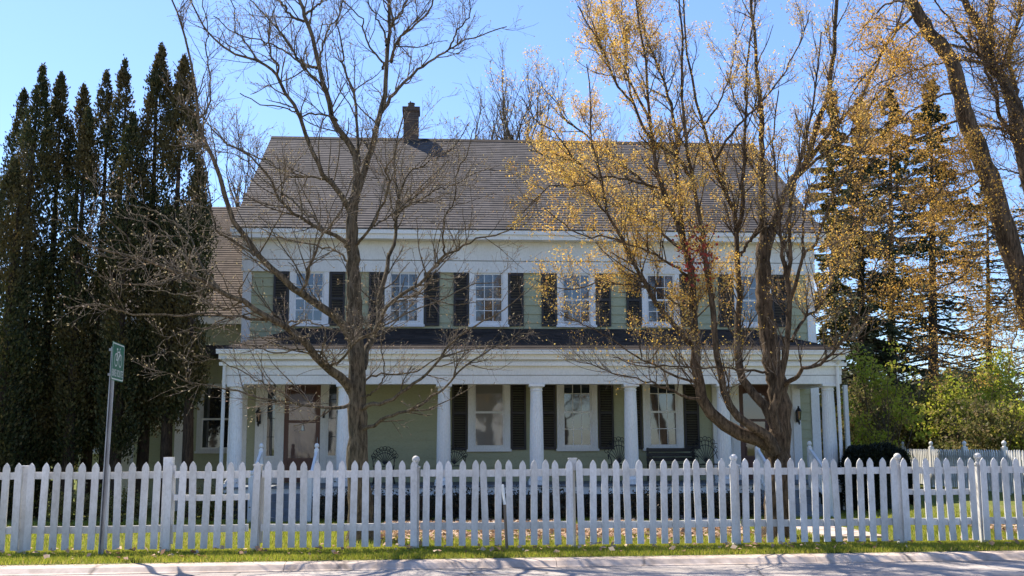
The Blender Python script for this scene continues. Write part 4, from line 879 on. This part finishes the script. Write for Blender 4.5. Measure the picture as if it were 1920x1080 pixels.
# ---------- the leaning big tree at the right edge
Y3 = 14.2
trunk3 = [([(2035, 1015), (2010, 880), (1985, 760), (1955, 660), (1925, 565), (1900, 480), (1878, 413), (1864, 363), (1847, 313), (1836, 284), (1824, 250), (1812, 218), (1800, 178), (1792, 140), (1778, 106), (1756, 78), (1736, 50), (1719, 22), (1706, -5), (1690, -60)], 27, 11, 0, -.3)]
t3 = [
 ([(2030, 1000), (2010, 800), (1975, 600), (1950, 440), (1930, 340), (1908, 250), (1900, 200), (1883, 155), (1867, 133), (1850, 111), (1843, 80), (1839, 56), (1817, 17), (1805, -10), (1790, -60)], 24, 7, .5, .8),
 ([(1862, 128), (1858, 100), (1858, 56), (1858, 0), (1860, -60)], 9, 6, .7, .9),
 ([(1980, 330), (1950, 260), (1919, 211), (1900, 180), (1880, 150), (1865, 130)], 6, 4, -.1, .6),
 ([(1925, 260), (1910, 190), (1903, 155), (1892, 111), (1900, 69), (1911, 28), (1915, -30)], 7, 4, .8, 1.2),
 ([(1900, 260), (1892, 242), (1872, 211), (1869, 178), (1853, 144), (1844, 118), (1830, 80), (1815, 50)], 7, 2, .8, .2),
 ([(1798, 112), (1820, 114), (1839, 119), (1892, 122), (1925, 112), (1960, 90)], 3.2, 2, -.2, 1.4),
 ([(1768, 82), (1806, 89), (1833, 100), (1850, 112)], 3, 2.6, -.2, .7),
 ([(1850, 112), (1831, 100), (1800, 67), (1781, 36), (1758, 10), (1740, -20)], 4, 1.5, .7, -.2),
 ([(1780, 112), (1764, 118), (1744, 121), (1719, 131), (1697, 139), (1650, 155), (1610, 190)], 2.8, .9, -.2, -1.3),
 ([(1822, 238), (1840, 236), (1861, 239), (1880, 243), (1905, 256)], 3, 3, -.1, .8),
 ([(1838, 318), (1828, 319), (1800, 327), (1778, 338), (1769, 352), (1740, 380), (1700, 420), (1660, 450)], 3.4, 1, -.1, -1.6),
 ([(1832, 284), (1780, 290), (1720, 320), (1660, 370), (1600, 420), (1560, 450)], 3.6, 1, -.1, -2.0),
 ([(1812, 222), (1760, 240), (1700, 270), (1640, 300), (1580, 340), (1530, 350)], 3.6, 1, -.1, 1.6),
 ([(1866, 365), (1820, 400), (1770, 420), (1700, 440), (1640, 470)], 3.2, 1, -.1, 1.5),
 ([(1880, 415), (1840, 470), (1800, 520), (1750, 545), (1700, 550)], 3, 1, -.1, -1.5),
 ([(1796, 170), (1740, 190), (1690, 220), (1640, 250), (1600, 300)], 3, 1, -.2, -.6),
 ([(1719, 24), (1680, 60), (1640, 120), (1600, 170), (1590, 210)], 4, 1, -.2, -1.8),
 ([(1700, 0), (1660, 10), (1620, 50), (1590, 90)], 3.5, 1, -.3, .8),
 ([(1736, 50), (1700, 90), (1670, 150), (1655, 200)], 3, 1, -.2, .9),
 ([(1910, 520), (1880, 560), (1840, 600), (1800, 630), (1760, 680)], 3.2, 1, 0, -1.4),
 ([(1950, 470), (1930, 520), (1925, 570), (1900, 640), (1890, 700)], 3, 1, .6, -.2),
 ([(1850, 330), (1800, 360), (1740, 370), (1680, 350), (1620, 380)], 3, 1, 0, .3),
 ([(1925, 330), (1890, 320), (1860, 315)], 2.5, 1.5, .6, .8), ([(1930, 400), (1900, 410), (1885, 440), (1900, 470)], 2.5, 1.2, .6, .8)]
def fn3(C):
    z = C[:, 2]; x = C[:, 0]; p = .9 - .5 * sstep(XX(1790, Y3, 300), XX(1880, Y3, 300), x) - .5 * sstep(XX(1560, Y3, 300) + .0, XX(1500, Y3, 300), x); return rng.random(len(C)) < p
loc3 = (XX(2035, Y3, 1010), Y3, 0)
build_tree('big_tree', loc3, 'huge leaning tree at the right edge with bare grey trunk and orange leaf sprays', 'tree', None, Y3, trunk3, t3, M['bark2'], M['orange'], 'leaves',
           [dict(dens=8.5, t0=.15, lmin=.3, lmax=1.2, ang=(28, 60), trop=.0, rmax=.011, rmin=.0032, K=7, wob=.14, up=.0, sides=5, rf=.5),
            dict(dens=10.5, t0=.08, lmin=.15, lmax=.55, ang=(28, 60), trop=.05, rmax=.0045, rmin=.0021, K=5, wob=.13, up=.03, sides=3, rend=.7),
            dict(dens=12.0, t0=.1, lmin=.06, lmax=.24, ang=(28, 60), trop=.05, rmax=.0028, rmin=.0018, K=3, wob=.12, up=.03, sides=3, rend=.8)],
           dict(levels=2, per=[1, 5, 10], tipbias=.3, spread=.045, size=.027, aspect=.7, along=.2, mask=(1.4, 9, -.5), keep=.2, fn=fn3), twig='twigb')

# ---------- bare trees behind the house (grown procedurally)
def back_tree(px, Y, h, label, spreadx=.25, seed=1, leafm=None, dens=1.0, lsize=.07):
    x = XX(px, Y, 400); root = empty('bare_tree', (x, Y, -.4), label, 'tree', 'bare trees rising behind the house')
    K = 14; P, Rr = shoots(np.array([[x, Y, -.5]]), np.array([[.03, 0, 1.]]), np.array([h * .8]), np.array([h * .018]), K, .05, .3, .25)
    npmesh('trunk', *tubes(P, Rr, 10), M['barkd'], root, smooth=True)
    parts = []
    pos, d, ln, r = spawn(P, Rr, 2.0 * dens, .22, h * .28, h * .45, (22, 50), .25, .5, h * .008, .45); A1 = shoots(pos, d, ln, r, 10, .10, .10, .25); parts.append(tubes(*A1, 6))
    pos, d, ln, r = spawn(*A1, 2.2 * dens, .15, h * .08, h * .2, (25, 50), .2, .55, .04, .45); A2 = shoots(pos, d, ln, r, 7, .12, .08, .35); parts.append(tubes(*A2, 4))
    pos, d, ln, r = spawn(*A2, 2.6 * dens, .1, .3, 1.2, (25, 50), .15, .6, .018, .4); A3 = shoots(pos, d, ln, np.maximum(r, .008), 4, .15, .06, .6); parts.append(tubes(*A3, 3))
    npmesh('branches', *merge(parts), M['bark3'], root, smooth=True)
    C = np.concatenate([A3[0][:, -1], A3[0][:, 2]]); C += rng.normal(size=C.shape) * .05; V, Fq = rough_leaves(C, lsize); npmesh('buds', V, Fq, leafm or M['bud'], root)
    print('back', len(A2[0]), len(A3[0]))
for px, Y, h, lab in ((865, 46, 17.5, 'bare twiggy tree rising behind the roof just right of the chimney'), (985, 50, 21, 'tall forked bare tree showing above the ridge in the middle of the roof'),
                      (455, 44, 14.5, 'pale bare tree rising behind the left end of the roof'), (690, 52, 17.5, 'thin bare tree behind the roof just left of the chimney'),
                      (1150, 48, 17, 'bare tree behind the roof among the golden maple leaves'), (1340, 47, 18, 'bare tree behind the right end of the roof')):
    back_tree(px, Y, h, lab)

# ---------- arborvitae row on the left
def thuja(px_top, py_top, Y, wpx, zlow, label, gap=0.0, n=9000, seed=0, patch=.5):
    top = P3(px_top, py_top, Y); x = top[0] ; h = top[2]; rad = wpx / F_PX * Y / 2; g = -.35
    root = empty('arborvitae_tree', (x, Y, g), label, 'tree', 'row of tall arborvitae left of the house')
    P, Rr = shoots(np.array([[x, Y, g - .1]]), np.array([[0, 0, 1.]]), np.array([h - g - .6]), np.array([.16]), 12, .012, .3, .12)
    npmesh('trunk', *tubes(P, Rr, 9), M['barkd'], root, smooth=True)
    # upswept branches
    pos, d, ln, r = spawn(P, Rr, 9, .12, .5, .9, (25, 50), .5, .35, .03, .6); keep = pos[:, 2] > zlow - .5; A = shoots(pos[keep], d[keep], ln[keep] * rad / .75, np.maximum(r[keep], .012), 5, .08, .3, .4)
    npmesh('branches', *tubes(*A, 4), M['barkd'], root)
    # foliage: fan sprays gathered in clumps on an uneven spindle
    n = int(n * 1.7); nc = n // 26; z = zlow + (h - zlow) * rng.random(nc) ** 1.15; q = (z - zlow) / (h - zlow)
    prof = np.minimum(1, ((1 - q) * 4.2) ** .8) * (.75 + .25 * np.minimum(1, q * 5)); th = rng.random(nc) * 2 * np.pi
    lump = 1 + .16 * np.sin(3 * th + z * 1.9 + px_top) + .12 * np.sin(z * 4.3 + th * 2); rr = rad * prof * lump * (.45 + .55 * rng.random(nc) ** .45)
    Cc = np.stack([x + rr * np.cos(th), Y + rr * np.sin(th), z], 1)
    if gap > 0:
        mk = leafmask(Cc, 1.6, int(px_top) + 3, gap - 1.0) | (q > .72) | (z < 3.9); Cc, th = Cc[mk], th[mk]; q = q[mk]
    m = len(Cc); idx = np.repeat(np.arange(m), 26); C = Cc[idx] + rng.normal(size=(len(idx), 3)) * np.array([.085, .085, .15]) * (.3 + .7 * np.minimum(1, 2.5 * (1 - q[idx])))[:, None] * 1.2
    out = np.stack([np.cos(th), np.sin(th), 1.6 + 0 * th], 1)[idx] + rng.normal(size=(len(idx), 3)) * .55
    sz = rng.uniform(.05, .115, len(idx)); V, Fq = quads(C, out, rdir(len(idx)), sz, sz * .5); npmesh('crown', V, Fq, M['thuja'], root)
th = [(80, 128, 25.8, 78, -.2, 'arborvitae with a lit tip, tallest of the group at the left edge', .25, 11000), (45, 172, 27.0, 66, -.2, 'dark arborvitae tucked behind the leftmost bright tipped one', .3, 7000),
      (115, 142, 26.4, 70, -.2, 'dark pointed arborvitae just right of the lit tipped one', .35, 10000), (28, 300, 25.0, 78, -.2, 'shorter brownish arborvitae touching the left edge', .2, 9000),
      (157, 162, 26.8, 62, 1.0, 'slim arborvitae with a small second tip in the middle of the left group', .55, 8000), (166, 205, 25.8, 52, 1.2, 'short round topped arborvitae in front of the slim middle one', .5, 6000),
      (200, 137, 27.2, 62, 1.3, 'thin arborvitae with sky showing through its middle', .85, 6500), (234, 116, 26.6, 60, 1.6, 'narrow arborvitae between the see through one and the tallest one', .8, 7500),
      (250, 215, 25.6, 66, 1.2, 'low leafy arborvitae in front of the tall right hand group', .3, 7500), (303, 88, 26.2, 70, 1.9, 'tallest arborvitae of the row, second from the house', .3, 11000),
      (346, 110, 25.8, 72, 2.0, 'arborvitae nearest the house with bare twigs over it', .1, 12500), (375, 300, 25.4, 50, 2.4, 'low arborvitae edge against the brown wing roof', .1, 6000)]
for a in th: thuja(a[0], a[1], a[2], a[3], a[4], a[5], a[6], int(a[7] * 1.4))

# ---------- conifers on the right
def spruce(px, pyt, Y, wpx, label, zlow=2.0, n=150, density=1.0, needle='spruce', thin=None, bark='barkd', tr=.2, droop=.22):
    top = P3(px, pyt, Y); xg = XX(px, Y, 800); h = top[2]; rad = wpx / F_PX * Y / 2
    root = empty('spruce_tree', (xg, Y, 0), label, 'tree', 'tall conifers beyond the right side yard')
    P = np.array([[[xg + (top[0] - xg) * t, Y, h * t - .2] for t in np.linspace(0, 1, 14)]]); Rr = np.linspace(tr, .02, 14)[None]
    npmesh('trunk', *tubes(P, Rr, 10), M[bark], root, smooth=True)
    z = zlow + (h - zlow) * (np.arange(n) + rng.random(n)) / n; q = (z - zlow) / (h - zlow); th = rng.random(n) * 2 * np.pi
    ln = rad * (1.02 - q) ** .8 * rng.uniform(.6, 1.1, n); x0 = xg + (top[0] - xg) * z / h; pos = np.stack([x0, np.full(n, Y), z], 1)
    d = np.stack([np.cos(th), np.sin(th), .25 - droop * 2 * (1 - q)], 1); K = 8; BP, BR = shoots(pos, d, ln, .03 + .02 * (1 - q), K, .05, -.05 + .03, .2)
    npmesh('branches', *tubes(BP, BR, 4), M['barkd'], root)
    m = int(95 * density); idx = np.repeat(np.arange(n), m); t = (.12 + .88 * rng.random(len(idx)) ** .8) * K; i = np.minimum(t.astype(int), K - 1); f = (t - i)[:, None]
    C = BP[idx, i] * (1 - f) + BP[idx, i + 1] * f; tan = nrm(BP[idx, i + 1] - BP[idx, i]); side = np.cross(tan, [0, 0, 1.]); w = (rng.normal(size=len(idx)) * .16 * ln[idx] * (1.05 - t / K))[:, None]
    C = C + side * w + np.array([0, 0, -1.]) * (np.abs(rng.normal(size=len(idx))) * .11)[:, None]
    if thin is not None: k = rng.random(len(idx)) < thin(C, q[idx]); C, tan, side, w = C[k], tan[k], side[k], w[k]
    D = tan + side * np.sign(w) * .7 + rng.normal(size=C.shape) * .3; sz = rng.uniform(.1, .26, len(C)); V, Fq = quads(C, D, rdir(len(C)), sz, sz * .35); npmesh('crown', V, Fq, M[needle], root)
spruce(1745, 150, 38, 330, 'dark spruce with a straight black trunk in the middle of the right side', 2.5, 170, 1.5, thin=lambda C, q: .4 + .65 * sstep(.25, .6, q), tr=.25)
spruce(1668, 165, 42, 300, 'conifer with a reddish trunk left of the black trunked spruce', 4.5, 150, 1.5, thin=lambda C, q: .45 + .6 * sstep(.3, .6, q), bark='barkr', tr=.26)
spruce(1612, 180, 36, 260, 'spruce with a thick dark trunk close to the house end', 3.3, 150, 2.0, tr=.22)
spruce(1560, 170, 40, 230, 'spruce hidden partly behind the right end of the house roof', 3.0, 150, 2.2, 'larch', tr=.2)
spruce(1850, 330, 46, 300, 'far spruce seen between the black trunk and the leaning tree', 3.5, 110, .8, thin=lambda C, q: .3 + .7 * sstep(.4, .8, q))
spruce(1950, 240, 44, 300, 'spruce at the right edge behind the leaning tree', 3, 120, .8, thin=lambda C, q: .3 + .7 * sstep(.3, .7, q))

# ---------- shrubs
def shrub(name, px, pyt, Y, wpx, label, cat, group, mat, n, size=.09, stems=14, gzv=None, thr=-.4, bark='bark3', ground=0.0, squash=.9, stem_r=.02):
    top = P3(px, pyt, Y); x = top[0]; h = top[2] - ground; w = wpx / F_PX * Y / 2; root = empty(name, (x, Y, ground), label, cat, group)
    pos = np.tile([x, Y, ground - .05], (stems, 1)) + rng.normal(size=(stems, 3)) * [.12 * w, .12 * w, 0]; a = rng.random(stems) * 2 * np.pi; sp = rng.uniform(.1, .8, stems) * w / h
    d = np.stack([np.cos(a) * sp, np.sin(a) * sp, np.ones(stems)], 1); A = shoots(pos, d, h * rng.uniform(.7, 1.0, stems), np.full(stems, stem_r), 8, .10, .03, .3)
    p2, d2, l2, r2 = spawn(*A, 3.2, .2, h * .12, h * .35, (25, 60), .2, .6, stem_r * .6, .4); A2 = shoots(p2, d2, l2, np.maximum(r2, .006), 5, .15, .08, .4)
    npmesh('stems', *merge([tubes(*A, 5), tubes(*A2, 3)]), M[bark], root)
    nc = n // 12; u = rdir(nc); r = rng.random(nc) ** .4; Cc = np.array([x, Y, ground + h * .52]) + u * r[:, None] * np.array([w, w * squash, h * .5])
    Cc += rng.normal(size=Cc.shape) * .08 * w; mk = leafmask(Cc, 2.2 / max(w, .8), int(px + pyt), thr); Cc = Cc[mk]; C = np.repeat(Cc, 12, 0) + rng.normal(size=(len(Cc) * 12, 3)) * .10 * max(1, w * .8)
    C = C[C[:, 2] > ground]; V, Fq = rough_leaves(C, size); npmesh('leaves', V, Fq, mat, root); return root
G = 'spring shrubs along the right side yard'
for a in ((1645, 640, 30, 150, 'tall yellow green shrub at the right end of the house', 'lime', 8000, .6, .0), (1610, 720, 34, 130, 'olive shrub behind the dark hedge by the porch end', 'olive', 9000, -.6, 0),
          (1700, 730, 35, 190, 'olive and brown shrub under the reddish conifer trunk', 'olive', 12000, -.5, 0), (1775, 705, 33, 150, 'green shrub with an arching stem under the black spruce trunk', 'lime', 8000, .35, 0),
          (1858, 652, 34, 170, 'tallest bright green shrub right of the black spruce trunk', 'lime', 10000, .3, 0), (1835, 740, 31, 170, 'brown twiggy shrub behind the distant fence', 'olive', 9000, .0, 0),
          (1925, 690, 35, 170, 'green shrub cut by the right edge of the picture', 'lime', 9000, .2, 0), (1905, 760, 30.5, 130, 'low yellow green shrub behind the fence at the right edge', 'lime', 6000, -.1, 0),
          (1760, 780, 36, 200, 'low olive shrub behind the distant fence posts', 'olive', 9000, -.6, 0), (1660, 780, 38, 160, 'low dense shrub behind the dark hedge', 'olive', 8000, -.6, 0)):
    shrub('deciduous_shrub', a[0], a[1], a[2], a[3], a[4], 'shrub', G, M[a[5]], int(a[6] * 1.45), .095, 16, thr=a[7])
# dark yew hedge by the porch end
def yew(px, pyt, Y, wpx, label):
    top = P3(px, pyt, Y); x = top[0]; w = wpx / F_PX * Y / 2; g = float(gz(x, Y)); h = top[2] - g; root = empty('yew_bush', (x, Y, g), label, 'hedge')
    n = 26000; u = rdir(n); u[:, 2] = np.abs(u[:, 2]); e = .55; f = np.sign(u) * np.abs(u) ** e; r = (.88 + .12 * rng.random(n)) * (1 + .04 * np.sin(u[:, 0] * 9) * np.cos(u[:, 1] * 7)); C = np.array([x, Y, g]) + f * r[:, None] * np.array([w, 1.0, h * .97])
    V, Fq = quads(C, u + rng.normal(size=(n, 3)) * .5, rdir(n), rng.uniform(.05, .1, n), rng.uniform(.02, .04, n)); npmesh('foliage', V, Fq, M['yew'], root)
    b = MB(); b.tube([(x, Y, g - .1), (x + .05, Y, g + h * .5)], .06); b.build('stem', M['barkd'], root)
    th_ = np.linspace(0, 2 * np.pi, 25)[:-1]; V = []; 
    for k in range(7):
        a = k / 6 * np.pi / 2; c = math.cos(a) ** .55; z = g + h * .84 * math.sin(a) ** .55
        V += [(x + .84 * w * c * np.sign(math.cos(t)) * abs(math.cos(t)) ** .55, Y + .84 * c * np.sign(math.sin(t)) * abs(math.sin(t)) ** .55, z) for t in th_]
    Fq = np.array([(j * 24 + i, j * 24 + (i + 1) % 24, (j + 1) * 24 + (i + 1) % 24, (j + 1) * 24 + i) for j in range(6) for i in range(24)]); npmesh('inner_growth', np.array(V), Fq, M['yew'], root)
yew(1636, 829, 24.3, 112, 'very dark clipped yew hedge at the right end of the porch')
# low bushes in front of the porch
G = 'dark shrubs planted in front of the porch'
for px, lab in ((640, 'dark twiggy shrub below the porch right of the left steps'), (720, 'dark twiggy shrub just right of the bare maple trunk below the porch'), (800, 'dark shrub below the blank green wall bay'), (880, 'dark shrub under the window with the drawn shade'),
                (962, 'dark shrub under the porch column right of the shaded window'), (1045, 'dark shrub below the middle porch window'), (1130, 'dark shrub between the middle and right porch windows'), (1215, 'dark shrub below the right porch window'),
                (1300, 'dark shrub below the fan backed chair'), (1375, 'dark shrub left of the right steps')):
    r = shrub('low_shrub', px + random.uniform(-6, 6), 925 + random.uniform(-4, 7), 23.6 + random.uniform(-.3, .3), 100, lab, 'shrub', G, M['under'], 4200, .05, 26, thr=-1.2, bark='barkr', ground=-.36, squash=1.0, stem_r=.009)
for px, w, lab in ((130, 90, 'low green plant under the arborvitae at the far left behind the fence'), (225, 80, 'small light leaved plant behind the fence by the sign post'), (395, 90, 'leafy plant behind the left gate')):
    shrub('low_shrub', px, 925, 22.5, w, lab, 'shrub', None, M['olive'], 2500, .06, 16, thr=-.5, bark='barkr', ground=-.2, stem_r=.008)
# distant woods closing the horizon
def woods(name, x0, x1, Y, h, n, sz, mat, dy=6, slope=0):
    C = np.stack([rng.uniform(x0, x1, n), Y + rng.uniform(0, dy, n), rng.random(n) ** .8], 1); hh = h * (.75 + .18 * np.sin(C[:, 0] * .35) + .12 * np.sin(C[:, 0] * .9 + 1)); C[:, 2] *= hh; C[:, 1] += slope * (C[:, 0] - x0)
    V, Fq = rough_leaves(C, sz); o = npmesh(name, V, Fq, mat); tag(o, kind='stuff'); return o
o = woods('distant_woods', -70, 80, 78, 7.0, 60000, .8, M['far'], 10); tag(o, 'far dim woods closing the view low behind the yard', 'woods')
o = woods('far_thicket', -26, -12, 38, 6.5, 26000, .22, M['olive'], 5); tag(o, 'brown green thicket behind the arborvitae at the left edge', 'thicket')
o = woods('side_thicket', 11, 34, 44, 3.4, 30000, .22, M['olive'], 5); tag(o, 'low mass of undergrowth behind the right shrubs', 'thicket')

# ================================================================== GRASS AND LEAVES
def blades(name, x0, x1, y0, y1, n, h, mat, label, cat, pts=None, dens=None):
    X = rng.uniform(x0, x1, n); Yv = rng.uniform(y0, y1, n)
    if dens is not None: k = dens(X, Yv); X, Yv = X[k], Yv[k]
    n = len(X); Z = gz(X, Yv) + .0; a = rng.random(n) * 2 * np.pi; l = h * rng.uniform(.5, 1.3, n); w = l * .09 + .002; tx, ty = rng.normal(size=n) * .35 * l, rng.normal(size=n) * .35 * l
    V = np.stack([np.stack([X - w * np.cos(a), Yv - w * np.sin(a), Z - .01], 1), np.stack([X + w * np.cos(a), Yv + w * np.sin(a), Z - .01], 1), np.stack([X + tx, Yv + ty, Z + l], 1)], 1).reshape(-1, 3)
    o = npmesh(name, V, np.arange(3 * n).reshape(-1, 3), mat); tag(o, label, cat, kind='stuff'); return o
blades('verge_grass', -8, 8.5, 12.22, 13.9, 160000, .036, M['grass'], 'short green grass strip between the fence and the kerb', 'grass', dens=lambda X, Y: (Y > 12.23 + skew(X)) & (rng.random(len(X)) < .3 + .7 * sstep(0, .3, Y - 12.22 - skew(X))))
blades('lawn_grass', -9, 11, 13.9, 24, 150000, .06, M['grass'], 'green lawn of the front yard behind the pickets', 'grass', dens=lambda X, Y: (X < px_path[0]) | (X > px_path[1]))
def litter(name, x0, x1, y0, y1, n, dens, label):
    X = rng.uniform(x0, x1, n); Yv = rng.uniform(y0, y1, n); k = dens(X, Yv); X, Yv = X[k], Yv[k]; n = len(X); C = np.stack([X, Yv, gz(X, Yv) + rng.uniform(.02, .07, n)], 1)
    D = rdir(n); D[:, 2] *= .4; N = nrm(np.array([0, 0, 1.]) + rng.normal(size=(n, 3)) * .5); s = rng.uniform(.04, .10, n); V, Fq = quads(C, D, N, s, s * .75); o = npmesh(name, V, Fq, M['litter']); tag(o, label, 'leaf litter', kind='stuff')
litter('fallen_leaves', XX(690, 17), XX(1400, 17), 14.1, 23, 26000, lambda X, Y: leafmask(np.stack([X, Y, 0 * X], 1), 1.3, 4, -.9) & (rng.random(len(X)) < sstep(14.0, 15.5, Y) * .8 + .2), 'tan and pink fallen leaves on the lawn behind the fence')
litter('side_leaves', XX(1780, 16), XX(1990, 16), 14.3, 19, 4000, lambda X, Y: rng.random(len(X)) < .6, 'tan fallen leaves on the grass behind the right end of the fence')

# ================================================================== ACROSS THE STREET (seen in the window reflections)
nb = empty('white_house', (-2, -15, -.1), 'plain white house across the street mirrored in the porch windows', 'house')
b = MB(); lap_ = b.box(-10, 6, -23, -15, -.2, 5.2); b.add([(-10, -23, 5.2), (-10, -15, 5.2), (-10, -19, 8.4)], [(0, 1, 2)]); b.add([(6, -23, 5.2), (6, -15, 5.2), (6, -19, 8.4)], [(2, 1, 0)]); b.build('wall', M['white'], nb)
b = MB(); b.add([(-10.4, -14.5, 4.9), (6.4, -14.5, 4.9), (6.4, -19, 8.5), (-10.4, -19, 8.5), (6.4, -23.5, 4.9), (-10.4, -23.5, 4.9)], [(3, 2, 1, 0), (3, 5, 4, 2)]); b.build('roof', M['steel'], nb)
for x in (-8, -4.5, -1, 2.5):
    for z in (.7, 3.1): b = MB(); b.box(x, x + 1.1, -15.0, -14.95, z, z + 1.5); b.build('window', M['shutter'], nb)
b = MB(); b.box(4.2, 5.2, -15.0, -14.94, 0, 2.1); b.build('door', M['door'], nb)
src = [o for o in bpy.data.objects if o.name.startswith('bare_tree')]
for (x, y, rz, lab) in ((-14, -9, 1, 'bare tree across the street left of the white house'), (3, -10, 2.2, 'bare tree on the lawn of the white house across the street'), (11, -14, .5, 'bare tree across the street right of the white house'), (-6, -27, 4, 'bare tree behind the white house across the street')):
    c = copy_tree(src[3]); c.location = (x, y, -.4); c.rotation_euler.z = rz; c.scale = (.7, .7, .7); c['label'] = lab; c['group'] = 'bare trees across the street'

litter('verge_leaves', -7, 8, 12.3, 13.6, 420, lambda X, Y: Y > 12.32 + skew(X), 'a few tan fallen leaves on the grass verge in front of the fence')
